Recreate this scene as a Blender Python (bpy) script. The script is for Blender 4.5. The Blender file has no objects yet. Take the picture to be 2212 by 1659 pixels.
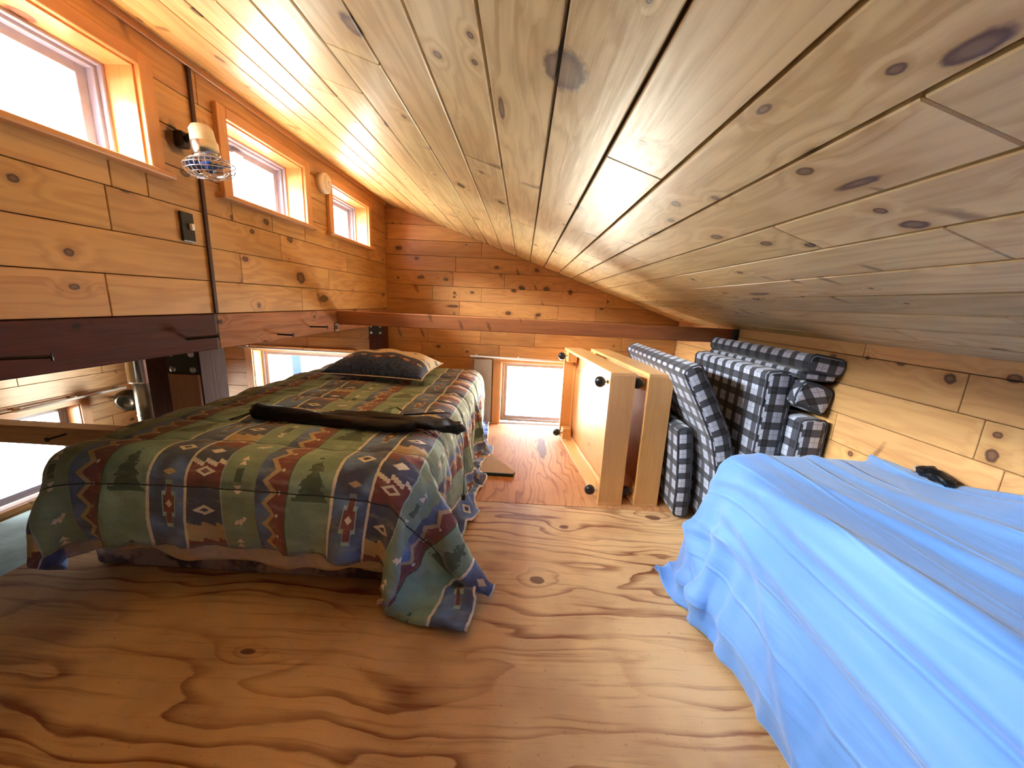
import bpy, bmesh, math, random
import numpy as np
from mathutils import Vector, Matrix
random.seed(7); np.random.seed(7)
S = bpy.context.scene
COL = S.collection

# ------------------------------------------------------------------ camera
YAW, PITCH, ROLL, FPX, CAMZ = 0.020936, 0.21181, 0.046439, 811.5, 1.1
cy, sy, cp, sp = math.cos(YAW), math.sin(YAW), math.cos(PITCH), math.sin(PITCH)
fw = Vector((-sy*cp, cy*cp, -sp)); rt = Vector((cy, sy, 0)); up = rt.cross(fw)
cr, sr = math.cos(ROLL), math.sin(ROLL)
r2 = cr*rt + sr*up; u2 = -sr*rt + cr*up
cam = bpy.data.cameras.new('camera'); cam.sensor_width = 36; cam.lens = FPX/2212*36
cam.clip_start = 0.02; cam.clip_end = 200
camo = bpy.data.objects.new('camera', cam); COL.objects.link(camo)
mw = Matrix.Identity(4)
for i in range(3):
    mw[i][0] = r2[i]; mw[i][1] = u2[i]; mw[i][2] = -fw[i]
mw[2][3] = CAMZ
camo.matrix_world = mw
S.camera = camo

# ------------------------------------------------------------------ world, light, exposure
SKY = 16.0; GROUND = 33.0
w = bpy.data.worlds.new('world'); S.world = w; w.use_nodes = True
nt = w.node_tree; nt.nodes.clear()
out = nt.nodes.new('ShaderNodeOutputWorld'); bg = nt.nodes.new('ShaderNodeBackground')
tc = nt.nodes.new('ShaderNodeTexCoord'); sx = nt.nodes.new('ShaderNodeSeparateXYZ')
mr = nt.nodes.new('ShaderNodeMapRange'); mx = nt.nodes.new('ShaderNodeMix'); mx.data_type = 'RGBA'
nt.links.new(tc.outputs['Generated'], sx.inputs[0]); nt.links.new(sx.outputs[2], mr.inputs[0])
mr.inputs[1].default_value = -0.05; mr.inputs[2].default_value = 0.05
nt.links.new(mr.outputs[0], mx.inputs[0])
mx.inputs[6].default_value = (1.0, 0.93, 0.78, 1)      # sunlit ground haze
mx.inputs[7].default_value = (0.76, 0.89, 1.0, 1)      # bright overcast sky
nt.links.new(mx.outputs[2], bg.inputs[0])
m1 = nt.nodes.new('ShaderNodeMapRange')                 # overcast sky: three times brighter at the zenith than at the horizon
m1.inputs[1].default_value = 0; m1.inputs[2].default_value = 1; m1.inputs[3].default_value = SKY*0.36; m1.inputs[4].default_value = SKY*1.15
nt.links.new(sx.outputs[2], m1.inputs[0]); ms = nt.nodes.new('ShaderNodeMix'); ms.data_type = 'FLOAT'; nt.links.new(mr.outputs[0], ms.inputs[0])
ms.inputs[2].default_value = GROUND; nt.links.new(m1.outputs[0], ms.inputs[3]); nt.links.new(ms.outputs[0], bg.inputs[1])
nt.links.new(bg.outputs[0], out.inputs[0])
sunl = bpy.data.lights.new('hazy_sun', 'SUN'); sunl.energy = 175.0; sunl.angle = math.radians(64); sunl.color = (0.93, 0.97, 1.0)
suno = bpy.data.objects.new('hazy_sun', sunl); COL.objects.link(suno)      # sun behind thin cloud on the clerestory side
el, az = math.radians(47), math.radians(12)
suno.rotation_euler = Vector((math.cos(el)*math.cos(az), math.cos(el)*math.sin(az), -math.sin(el))).to_track_quat('-Z', 'Y').to_euler()
S.view_settings.view_transform = 'Standard'; S.view_settings.look = 'None'
S.view_settings.gamma = 1; S.view_settings.use_curve_mapping = False
S.view_settings.exposure = 0.98
S.cycles.use_denoising = True
S.cycles.max_bounces = 10; S.cycles.diffuse_bounces = 6; S.cycles.glossy_bounces = 4
S.cycles.transparent_max_bounces = 12; S.cycles.caustics_reflective = False; S.cycles.caustics_refractive = False
S.cycles.sample_clamp_indirect = 12

def portal(loc, direction, sxx, syy):
    l = bpy.data.lights.new('window_portal', 'AREA'); l.shape = 'RECTANGLE'; l.size = sxx; l.size_y = syy
    l.cycles.is_portal = True
    o = bpy.data.objects.new('window_portal', l); COL.objects.link(o)
    o.location = loc; o.rotation_euler = Vector(direction).to_track_quat('-Z', 'Y').to_euler()

# ------------------------------------------------------------------ constants of the room
XL, XR, YF, YB = -1.2, 1.35, 3.34, -2.8
XO = -3.4; ZLOW = -2.3
SL = 0.339
def roofz(x): return 1.005 + (XR-x)*SL
EDGE = -1.93

# ------------------------------------------------------------------ node helper
class V:
    def __init__(s, nt, sock): s.nt = nt; s.s = sock
    def _m(s, op, *a, clamp=False):
        n = s.nt.nodes.new('ShaderNodeMath'); n.operation = op; n.use_clamp = clamp
        for i, x in enumerate((s,)+a):
            if isinstance(x, V): s.nt.links.new(x.s, n.inputs[i])
            else: n.inputs[i].default_value = x
        return V(s.nt, n.outputs[0])
    def __add__(s, o): return s._m('ADD', o)
    __radd__ = __add__
    def __sub__(s, o): return s._m('SUBTRACT', o)
    def __rsub__(s, o): return s._m('MULTIPLY', -1.0)._m('ADD', o)
    def __mul__(s, o): return s._m('MULTIPLY', o)
    __rmul__ = __mul__
    def __truediv__(s, o): return s._m('DIVIDE', o)
    def fract(s): return s._m('FRACT')
    def abs(s): return s._m('ABSOLUTE')
    def lt(s, o): return s._m('LESS_THAN', o)
    def gt(s, o): return s._m('GREATER_THAN', o)
    def min(s, o): return s._m('MINIMUM', o)
    def max(s, o): return s._m('MAXIMUM', o)
    def pow(s, o): return s._m('POWER', o)
    def sin(s): return s._m('SINE')
    def floor(s): return s._m('FLOOR')
    def snap(s, o): return s._m('SNAP', o)
    def tri(s): return ((s.fract()-0.5).abs())*2.0          # 1..0..1
    def clamp(s): return s._m('ADD', 0.0, clamp=True)
    def ramp(s, a, b, lo=0.0, hi=1.0, smooth=True):
        n = s.nt.nodes.new('ShaderNodeMapRange'); n.interpolation_type = 'SMOOTHSTEP' if smooth else 'LINEAR'
        s.nt.links.new(s.s, n.inputs[0])
        for i, x in enumerate((a, b, lo, hi)): n.inputs[i+1].default_value = x
        return V(s.nt, n.outputs[0])
    def band(s, a, b): return s.gt(a)*s.lt(b)

class M:
    """material builder"""
    def __init__(s, name, rough=0.5, spec=0.5, metal=0.0, coat=0.0, sheen=0.0):
        s.m = bpy.data.materials.new(name); s.m.use_nodes = True; s.nt = s.m.node_tree; s.nt.nodes.clear()
        s.out = s.nt.nodes.new('ShaderNodeOutputMaterial'); s.b = s.nt.nodes.new('ShaderNodeBsdfPrincipled')
        s.nt.links.new(s.b.outputs[0], s.out.inputs[0])
        s.b.inputs['Roughness'].default_value = rough; s.b.inputs['Metallic'].default_value = metal
        s.b.inputs['Specular IOR Level'].default_value = spec; s.b.inputs['Coat Weight'].default_value = coat
        s.b.inputs['Coat Roughness'].default_value = 0.25
        s.b.inputs['Sheen Weight'].default_value = sheen
    def coord(s, kind='Object'):
        n = s.nt.nodes.new('ShaderNodeTexCoord'); return n.outputs[kind]
    def xyz(s, sock):
        n = s.nt.nodes.new('ShaderNodeSeparateXYZ'); s.nt.links.new(sock, n.inputs[0]); return [V(s.nt, o) for o in n.outputs]
    def comb(s, x, y, z):
        n = s.nt.nodes.new('ShaderNodeCombineXYZ')
        for i, a in enumerate((x, y, z)):
            if isinstance(a, V): s.nt.links.new(a.s, n.inputs[i])
            else: n.inputs[i].default_value = a
        return n.outputs[0]
    def noise(s, vec, scale=1, detail=2, rough=0.5, col=False):
        n = s.nt.nodes.new('ShaderNodeTexNoise'); s.nt.links.new(vec, n.inputs['Vector'])
        n.inputs['Scale'].default_value = scale; n.inputs['Detail'].default_value = detail; n.inputs['Roughness'].default_value = rough
        return V(s.nt, n.outputs[0])
    def voro(s, vec, scale=1, feature='F1', dim='3D'):
        n = s.nt.nodes.new('ShaderNodeTexVoronoi'); n.voronoi_dimensions = dim; n.feature = feature
        s.nt.links.new(vec, n.inputs['Vector']); n.inputs['Scale'].default_value = scale
        return n
    def rnd(s):
        n = s.nt.nodes.new('ShaderNodeObjectInfo'); return V(s.nt, n.outputs['Random']), n.outputs['Color']
    def mix(s, f, a, b, mode='MIX'):
        n = s.nt.nodes.new('ShaderNodeMix'); n.data_type = 'RGBA'; n.blend_type = mode
        if isinstance(f, V): s.nt.links.new(f.s, n.inputs[0])
        else: n.inputs[0].default_value = f
        for i, x in ((6, a), (7, b)):
            if isinstance(x, (tuple, list)): n.inputs[i].default_value = (*x[:3], 1)
            else: s.nt.links.new(x, n.inputs[i])
        return n.outputs[2]
    def color(s, c):
        if isinstance(c, (tuple, list)): s.b.inputs['Base Color'].default_value = (*c[:3], 1)
        else: s.nt.links.new(c, s.b.inputs['Base Color'])
        return s
    def bump(s, h, strength=0.3, dist=0.01):
        n = s.nt.nodes.new('ShaderNodeBump'); s.nt.links.new(h.s, n.inputs['Height'])
        n.inputs['Strength'].default_value = strength; n.inputs['Distance'].default_value = dist
        s.nt.links.new(n.outputs[0], s.b.inputs['Normal']); return s
    def roughness(s, v): s.nt.links.new(v.s, s.b.inputs['Roughness'])

def sr3(r, g, b):
    f = lambda c: ((c/255+0.055)/1.055)**2.4 if c > 10 else c/255/12.92
    return (f(r), f(g), f(b))

def simple(name, col, rough=0.5, metal=0.0, spec=0.5, noise=0.0, coat=0.0, sheen=0.0, scale=40):
    m = M(name, rough, spec, metal, coat, sheen)
    c = m.coord(); nz = m.noise(c, scale, 3)
    k = nz.ramp(0.3, 0.7, 1-noise-0.04, 1.0)
    m.color(m.mix(1.0, col, m.comb(k, k, k), 'MULTIPLY'))
    if noise: m.bump(nz, 0.15, 0.004)
    return m.m

def wood(name, axis, light, dark, knotc, grain=0.55, knots=(), auto=0.5, kcell=0.27, rough=0.42, coat=0.25, bands=7.0, axes2=None, blotch=0.25):
    """axis: grain direction (0,1,2). knots: explicit (a,c,ra,rc) in (along, across) object coordinates"""
    m = M(name, rough, 0.5, 0, coat)
    P = m.xyz(m.coord('Object')); r, oc = m.rnd()
    others = [i for i in range(3) if i != axis]
    A = P[axis]; 
    C = P[axes2] if axes2 is not None else P[others[0]]+P[others[1]]
    off = r*53.0
    v = m.comb(A*1.1+off, C*9.0+off*1.7, (P[others[0]]-P[others[1]])*3.0)
    kv = m.comb((A+off)*(1/kcell), (C*1.0+off*0.37)*(1/(kcell*0.62)), 0.0)
    vo = m.voro(kv, 1.0, 'F1', '2D')
    d = V(m.nt, vo.outputs['Distance']); 
    rc = m.nt.nodes.new('ShaderNodeSeparateColor'); m.nt.links.new(vo.outputs['Color'], rc.inputs[0])
    gate = V(m.nt, rc.outputs[0]).lt(auto); kr = V(m.nt, rc.outputs[1]).pow(2.0)*0.085+0.022
    kd = d/kr + (1-gate)*50.0            # 1 at the rim of the knot
    wob = m.noise(m.comb(A*24.0, C*34.0, off), 1, 3, 0.6)
    # spike knots: short dark streaks lying across the grain
    k2 = m.comb((A*0.92+C*0.40+off)*(1/0.17), (C*0.92-A*0.40+off*0.7)*(1/0.62), 0.0)
    v2 = m.voro(k2, 1.0, 'F1', '2D'); c2_ = m.nt.nodes.new('ShaderNodeSeparateColor'); m.nt.links.new(v2.outputs['Color'], c2_.inputs[0])
    d2 = V(m.nt, v2.outputs['Distance'])/(V(m.nt, c2_.outputs[1])*0.07+0.03)+(1-V(m.nt, c2_.outputs[0]).lt(auto*1.1))*50.0+(wob-0.5)*1.6
    streak = d2.ramp(0.4, 1.5, 0.7, 0.0)
    for (a, c, ra, rr) in knots:
        da = (A-a)*(1/ra); dc = (C-c)*(1/rr)
        dd = (da*da+dc*dc).pow(0.5)
        kd = kd.min(dd)
    kd = kd + (wob-0.5)*1.0
    g = m.noise(v, 1.0, 3, 0.55)
    infl = kd.ramp(0.8, 6.0, 1.0, 0.0)
    gg = g*bands + infl*1.1
    ring = gg.tri()
    ring = ring.ramp(0.0, 1.0, 0, 1).pow(1.6)
    fine = m.noise(m.comb(A*7.0+off, C*260.0, P[others[0]]*90.0), 1, 2)
    med = m.noise(m.comb(A*1.5+off, C*22.0, off), 1, 2)
    lines = m.noise(m.comb(A*0.9+off*1.3, C*58.0+g*9.0+infl*2.0, off*0.5), 1, 2.5, 0.6).ramp(0.48, 0.68, 0.0, 1.0)
    patch = m.noise(m.comb(A*0.8+off, C*5.0, 7.0), 1, 1).ramp(0.4, 0.65, 0.15, 1.0)
    base = m.mix((ring*0.5+fine*0.25+med*0.3+lines*patch*0.62-0.14).clamp()*grain, light, dark)
    bl = m.noise(m.comb(A*1.7+off, C*3.0, off), 1, 2).ramp(0.35, 0.7, 0.0, blotch)
    base = m.mix(bl, base, tuple(x*0.72 for x in dark))
    halo = kd.ramp(1.0, 2.4, 0.4, 0.0)
    base = m.mix(halo, base, dark)
    base = m.mix(streak, base, tuple(0.5*a_+0.5*b_ for a_, b_ in zip(knotc, tuple(x*0.6 for x in dark))))
    core = kd.ramp(0.75, 1.15, 1.0, 0.0)
    inner = kd.ramp(0.25, 0.85, 0.72, 1.0)
    base = m.mix(core*inner, base, knotc)
    base = m.mix(1.0, base, oc, 'MULTIPLY')
    m.color(base)
    m.bump(ring*0.4+fine*0.5+core*0.6, 0.12, 0.004)
    m.roughness(fine.ramp(0.2, 0.8, rough-0.06, rough+0.1))
    return m.m

# ------------------------------------------------------------------ object helpers
ROOT = {}
def tag(o, label=None, cat=None, group=None, kind=None):
    if label: o['label'] = label
    if cat: o['category'] = cat
    if group: o['group'] = group
    if kind: o['kind'] = kind
    return o
def root(name, loc, label, cat, group=None, rz=0.0):
    o = bpy.data.objects.new(name, None); COL.objects.link(o); o.empty_display_size = 0.05
    o.location = loc; o.rotation_euler = (0, 0, rz)
    ROOT[o] = Matrix.Translation(loc) @ Matrix.Rotation(rz, 4, 'Z')
    return tag(o, label, cat, group)
def link(name, me, mat, parent=None, smooth=False, tint=1.0):
    """mesh given in world coordinates -> linked object, local to the thing it belongs to"""
    p = parent
    while p is not None and p not in ROOT: p = p.parent
    if p is not None: me.transform(ROOT[p].inverted())
    o = bpy.data.objects.new(name, me); COL.objects.link(o)
    if mat: me.materials.append(mat)
    if smooth:
        for f in me.polygons: f.use_smooth = True
    if parent is not None: o.parent = parent
    t = tint if isinstance(tint, tuple) else (tint, tint, tint)
    o.color = (*t, 1)
    return o
def mesh(bm, name='mesh'):
    me = bpy.data.meshes.new(name); bm.normal_update(); bm.to_mesh(me); bm.free(); return me
def emit(name, bm, mat, parent=None, smooth=False, tint=1.0): return link(name, mesh(bm, name), mat, parent, smooth, tint)
def structure(o): o['kind'] = 'structure'; return o

def box(x0, x1, y0, y1, z0, z1, bev=0.0, seg=1, bm=None, mat=None):
    b = bmesh.new(); bmesh.ops.create_cube(b, size=1)
    for v in b.verts:
        v.co = Vector(((x0+x1)/2+v.co.x*(x1-x0), (y0+y1)/2+v.co.y*(y1-y0), (z0+z1)/2+v.co.z*(z1-z0)))
    if bev > 0: bmesh.ops.bevel(b, geom=b.edges[:], offset=bev, segments=seg, profile=0.5, affect='EDGES')
    if mat is not None: bmesh.ops.transform(b, matrix=mat, verts=b.verts)
    if bm is None: return b
    me = bpy.data.meshes.new('t'); b.to_mesh(me); b.free(); bm.from_mesh(me); bpy.data.meshes.remove(me); return bm
def cyl(p0, p1, r0, r1=None, seg=20, caps=True, bm=None):
    r1 = r0 if r1 is None else r1
    p0 = Vector(p0); p1 = Vector(p1); d = p1-p0
    bm = bm or bmesh.new()
    M4 = Matrix.Translation((p0+p1)/2) @ d.to_track_quat('Z', 'Y').to_matrix().to_4x4()
    bmesh.ops.create_cone(bm, cap_ends=caps, segments=seg, radius1=r0, radius2=r1, depth=d.length, matrix=M4)
    return bm
def lathe(prof, origin, axis, seg=32, bm=None):
    """prof: list of (radius, height) along axis"""
    bm = bm or bmesh.new(); q = Vector(axis).to_track_quat('Z', 'Y').to_matrix(); o = Vector(origin)
    rings = []
    for (r, h) in prof:
        if r < 1e-6: rings.append([bm.verts.new(o+q@Vector((0, 0, h)))])
        else: rings.append([bm.verts.new(o+q@Vector((r*math.cos(2*math.pi*i/seg), r*math.sin(2*math.pi*i/seg), h))) for i in range(seg)])
    for a, b in zip(rings, rings[1:]):
        for i in range(seg):
            j = (i+1) % seg
            if len(a) == 1 and len(b) == 1: continue
            if len(a) == 1: bm.faces.new((a[0], b[i], b[j]))
            elif len(b) == 1: bm.faces.new((a[i], b[0], a[j]))
            else: bm.faces.new((a[i], b[i], b[j], a[j]))
    bmesh.ops.recalc_face_normals(bm, faces=bm.faces[:])
    return bm
def tube(pts, r, seg=8, closed=False, bm=None):
    bm = bm or bmesh.new(); pts = [Vector(p) for p in pts]; n = len(pts); rings = []
    prev = None
    for i, p in enumerate(pts):
        if closed: t = pts[(i+1) % n]-pts[i-1]
        else: t = pts[min(i+1, n-1)]-pts[max(i-1, 0)]
        t.normalize()
        if prev is None: a = t.orthogonal().normalized()
        else:
            a = prev-t*prev.dot(t); a.normalize()
        prev = a; b = t.cross(a)
        rr = r[i] if isinstance(r, (list, tuple)) else r
        rings.append([bm.verts.new(p+a*math.cos(2*math.pi*k/seg)*rr+b*math.sin(2*math.pi*k/seg)*rr) for k in range(seg)])
    m = n if closed else n-1
    for i in range(m):
        A, B = rings[i], rings[(i+1) % n]
        for k in range(seg): bm.faces.new((A[k], A[(k+1) % seg], B[(k+1) % seg], B[k]))
    if not closed:
        bm.faces.new(rings[0][::-1]); bm.faces.new(rings[-1])
    bmesh.ops.recalc_face_normals(bm, faces=bm.faces[:])
    return bm
def boxuv(me, scale=1.0):
    uv = me.uv_layers.new(name='UVMap')
    for p in me.polygons:
        n = p.normal; ax = max(range(3), key=lambda i: abs(n[i]))
        a, b = [i for i in range(3) if i != ax]
        for li in p.loop_indices:
            c = me.vertices[me.loops[li].vertex_index].co
            uv.data[li].uv = (c[a]*scale, c[b]*scale)

# ------------------------------------------------------------------ materials
CEIL_KN = [(0.66, 0.045, 0.05, 0.034), (0.766, 0.198, 0.010, 0.013), (0.562, 0.299, 0.014, 0.007), (0.649, 0.423, 0.014, 0.010),
           (0.625, 0.487, 0.040, 0.010), (0.854, 0.385, 0.009, 0.009), (0.963, 0.345, 0.016, 0.012), (0.86, -0.065, 0.045, 0.006),
           (0.79, -0.335, 0.035, 0.018), (0.764, -0.174, 0.010, 0.008), (0.671, -0.103, 0.008, 0.006), (0.739, -0.105, 0.009, 0.006),
           (0.666, 0.563, 0.010, 0.010), (0.663, 0.620, 0.022, 0.014), (0.39, 0.379, 0.030, 0.012), (0.439, 0.355, 0.010, 0.007),
           (0.886, 0.619, 0.012, 0.009), (1.432, 0.853, 0.06, 0.010), (1.254, 0.39, 0.022, 0.010)]
m_ceil = wood('ceiling_pine', 1, sr3(242, 220, 162), sr3(180, 138, 74), sr3(92, 60, 38), 0.62, CEIL_KN, 0.5, 0.27, axes2=0, rough=0.46, coat=0.14)
m_ceilback = simple('groove_brown', sr3(84, 52, 28), 0.8)
LKN = [(1.073, 0.93, .03, .01), (1.002, 1.178, .013, .012), (.998, 1.089, .012, .008), (1.368, 1.586, .035, .05), (2.053, 1.181, .04, .03),
       (1.708, 1.037, .012, .012), (1.593, 1.387, .008, .01), (1.708, 1.354, .014, .01), (1.649, 1.232, .02, .012), (.919, 1.331, .014, .01), (2.279, 1.075, .05, .02)]
m_left = wood('wall_pine_left', 1, sr3(208, 164, 104), sr3(152, 100, 54), sr3(62, 34, 24), 0.65, LKN, 0.30, 0.30, axes2=2)
FKN = [(-.605, 1.163, .012, .012), (-.607, 1.13, .012, .008), (-.452, 1.174, .018, .010), (-.091, 1.205, .022, .013), (.186, 1.237, .018, .014), (.395, 1.212, .016, .02),
       (-1.097, 1.27, .010, .008), (-.916, 1.278, .012, .009), (-.935, 1.437, .016, .012), (.098, 1.379, .02, .016), (-.62, 1.05, .05, .01)]
m_far = wood('wall_pine_far', 0, sr3(198, 144, 84), sr3(140, 84, 42), sr3(50, 24, 16), 0.5, FKN, 0.34, 0.27, axes2=2)
RKN = [(1.657, .934, .014, .014), (1.2, .931, .02, .017), (1.049, .961, .018, .012), (1.497, .954, .008, .008), (1.045, .799, .012, .010), (1.042, .738, .016, .020), (1.468, .567, .012, .012)]
m_right = wood('wall_pine_right', 1, sr3(222, 174, 112), sr3(168, 112, 60), sr3(80, 48, 34), 0.5, RKN, 0.25, 0.30, axes2=2)
m_outer = wood('wall_pine_outer', 1, sr3(208, 164, 104), sr3(152, 100, 54), sr3(62, 34, 24), 0.65, (), 0.35, 0.30, axes2=2)
m_trim = wood('trim_pine', 2, sr3(212, 156, 98), sr3(172, 110, 60), sr3(90, 45, 25), 0.4, (), 0.15, 0.3)
m_trimy = wood('trim_pine_long', 1, sr3(210, 154, 98), sr3(168, 108, 60), sr3(90, 45, 25), 0.4, (), 0.15, 0.3)
m_trimx = wood('trim_pine_cross', 0, sr3(210, 154, 98), sr3(168, 108, 60), sr3(90, 45, 25), 0.4, (), 0.15, 0.3)
BKN = [(1.308, .98, .012, .006), (1.317, .92, .02, .02), (1.073, .93, .03, .014), (1.479, .942, .010, .010), (1.539, .928, .008, .010), (1.9, .95, .06, .02)]
m_beamd = wood('beam_dark_stain', 1, sr3(80, 30, 26), sr3(46, 15, 14), sr3(14, 5, 7), 0.7, BKN, 0.2, 0.3, axes2=2, rough=0.75, coat=0.0)
m_beam = wood('beam_brown', 1, sr3(186, 128, 88), sr3(124, 74, 48), sr3(36, 18, 14), 0.7, BKN, 0.5, 0.2, axes2=2, rough=0.7, coat=0.0)
m_tie = wood('tie_beam_brown', 0, sr3(170, 104, 60), sr3(112, 60, 32), sr3(50, 22, 14), 0.5, (), 0.3, 0.3, axes2=2)
m_postd = wood('post_dark_stain', 2, sr3(84, 32, 22), sr3(50, 16, 12), sr3(30, 10, 8), 0.6, (), 0.2, 0.3, rough=0.75, coat=0.0)
m_postl = wood('post_pale', 2, sr3(180, 122, 82), sr3(130, 82, 52), sr3(50, 25, 18), 0.5, (), 0.35, 0.2)
m_box = wood('drawer_pine', 2, sr3(230, 176, 108), sr3(206, 144, 78), sr3(120, 66, 30), 0.4, (), 0.10, 0.35, rough=0.35, coat=0.4)
m_boxy = wood('drawer_pine_long', 1, sr3(236, 186, 120), sr3(212, 152, 86), sr3(130, 76, 36), 0.4, (), 0.10, 0.35, rough=0.35, coat=0.4)
m_boxp = wood('drawer_bottom_panel', 2, sr3(214, 158, 98), sr3(192, 130, 74), sr3(176, 112, 60), 0.45, (), 0.75, 0.10, rough=0.5, coat=0.1)
m_lowtie = wood('low_tie_wood', 0, sr3(196, 150, 110), sr3(150, 106, 74), sr3(80, 50, 34), 0.5, (), 0.2, 0.3, axes2=2)

def plywood(name, axis, knots, light, dark, amp=6.0, ro=0.5, coat=0.12):
    m = M(name, 0.5, 0.4, 0, coat)
    P = m.xyz(m.coord('Object')); A = P[axis]; C = P[1-axis]
    r, oc = m.rnd()
    wx = m.noise(m.comb(A*1.6, C*1.6, 3.3), 1, 2)
    g = m.noise(m.comb(A*0.95+7.0, C*4.6+wx*1.3, 1.7), 1.0, 2.0, 0.5)
    gg = g*amp + C*amp*1.3
    for (a, c, ra, rr) in knots:
        da = (A-a)*(1/(ra*4)); dc = (C-c)*(1/(rr*4))
        gg = gg + ((da*da+dc*dc)*-1.0)._m('EXPONENT')*1.7
    wob = m.noise(m.comb(A*9.0, C*40.0, 0.0), 1, 3)
    f = (gg+(wob-0.5)*0.22).fract(); wv = m.noise(m.comb(A*1.3, C*2.6, 5.0), 1, 2).ramp(0.3, 0.7, 0.15, 1.0)
    line = f.ramp(0.0, 0.42, 1.0, 0.0)*f.ramp(-0.01, 0.06, 0.0, 1.0)*wv       # saw-tooth latewood band, sharp on one side
    fine = m.noise(m.comb(A*14.0, C*420.0, 0.0), 1, 3, 0.65)
    blot = m.noise(m.comb(A*3.0, C*3.0, 9.0), 1, 3)
    strk = m.noise(m.comb(A*2.2, C*55.0+wx*6.0, 2.0), 1, 3, 0.6)
    speck = m.noise(m.comb(A*70.0, C*90.0, 0.0), 1, 2)
    k = (line*0.95 + fine*0.26 + strk.ramp(0.5, 0.75, 0, 0.45) + blot.ramp(0.35, 0.75, 0, 0.45) - 0.12).clamp()
    c = m.mix(k, light, dark)
    c = m.mix(speck.ramp(0.66, 0.74, 0, 0.35), c, dark)
    for (a, cc, ra, rr) in knots:
        da = (A-a)*(1/ra); dc = (C-cc)*(1/rr)
        dd = (da*da+dc*dc).pow(0.5)+(wob-0.5)*0.9
        c = m.mix(dd.ramp(0.8, 1.2, 0.85, 0.0), c, sr3(96, 48, 28))
        c = m.mix(dd.ramp(0.85, 1.0, 0.0, 0.7)*dd.ramp(1.0, 1.2, 1.0, 0.0), c, sr3(50, 22, 14))
    c = m.mix(1.0, c, oc, 'MULTIPLY')
    m.color(c); m.bump(fine*0.6+line*0.5, 0.15, 0.003)
    m.roughness(fine.ramp(0.2, 0.8, ro-0.06, ro+0.1))
    return m.m
m_ply1 = plywood('plywood_near', 0, [(0.111, 1.336, 0.026, 0.020), (-0.805, 0.946, 0.022, 0.010), (0.259, 1.721, 0.02, 0.012), (0.756, 1.86, 0.035, 0.022)], sr3(222, 182, 132), sr3(132, 76, 44), 7.0)
m_ply2 = plywood('plywood_far', 1, [(2.8, 0.2, 0.2, 0.03)], sr3(206, 150, 98), sr3(156, 94, 56), 12.0, 0.62, 0.0)

m_vinyl = simple('white_vinyl', sr3(150, 152, 172), 0.35, noise=0.03)
m_white = simple('white_plastic', sr3(240, 238, 232), 0.4)
m_cream = simple('cream_plastic', sr3(226, 216, 192), 0.4, noise=0.04)
m_black = simple('black_plastic', sr3(20, 20, 24), 0.35)
m_plate = simple('black_steel_plate', sr3(52, 56, 56), 0.45, metal=0.3, noise=0.1)
m_steel = simple('zinc_bolt', sr3(200, 200, 190), 0.3, metal=0.9)
m_galv = simple('galvanised_pipe', sr3(200, 196, 188), 0.22, metal=0.95, noise=0.15, scale=12)
m_pipe = simple('dark_stovepipe', sr3(96, 92, 80), 0.28, metal=0.9, noise=0.25, scale=14)
m_iron = simple('black_iron', sr3(26, 20, 20), 0.5, metal=0.4)
m_cable = simple('dark_cable_cover', sr3(62, 34, 26), 0.6)
m_rod = simple('white_rod', sr3(232, 230, 226), 0.35)
m_greyblind = simple('grey_blind', sr3(176, 172, 164), 0.7, noise=0.05)
m_chrome = simple('chrome_wire', sr3(220, 220, 224), 0.2, metal=0.9)
m_bluepost = simple('blue_paint', sr3(14, 50, 112), 0.5)
m_greycloth = simple('grey_green_cloth', sr3(120, 142, 140), 0.85, noise=0.3, scale=9)
m_bluecloth2 = simple('pale_blue_cloth', sr3(190, 214, 228), 0.85, noise=0.2, scale=9)
m_whitecloth = simple('white_cloth', sr3(236, 236, 232), 0.9, noise=0.05)
m_tagg = simple('dark_green_label', sr3(18, 50, 40), 0.6)
m_tagw = simple('pale_label', sr3(190, 160, 140), 0.6)
m_beige = simple('beige_cloth', sr3(190, 158, 122), 0.9, noise=0.1, scale=60)
m_backwall = simple('dark_back_wall', sr3(70, 44, 30), 0.8)
m_lowfloor = wood('lower_floor_wood', 1, sr3(196, 150, 104), sr3(150, 100, 60), sr3(80, 50, 34), 0.5, (), 0.2, 0.3)

def glassmat():
    m = M('window_glass'); m.nt.nodes.remove(m.b)
    t = m.nt.nodes.new('ShaderNodeBsdfTransparent'); t.inputs[0].default_value = (0.96, 0.98, 0.98, 1)
    g = m.nt.nodes.new('ShaderNodeBsdfGlossy'); g.inputs['Roughness'].default_value = 0.02
    f = m.nt.nodes.new('ShaderNodeLayerWeight'); f.inputs[0].default_value = 0.5
    fv = V(m.nt, f.outputs[1]).pow(4.0)*0.5+0.03
    x = m.nt.nodes.new('ShaderNodeMixShader'); m.nt.links.new(fv.s, x.inputs[0])
    m.nt.links.new(t.outputs[0], x.inputs[1]); m.nt.links.new(g.outputs[0], x.inputs[2]); m.nt.links.new(x.outputs[0], m.out.inputs[0])
    return m.m
m_glass = glassmat()

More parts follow.
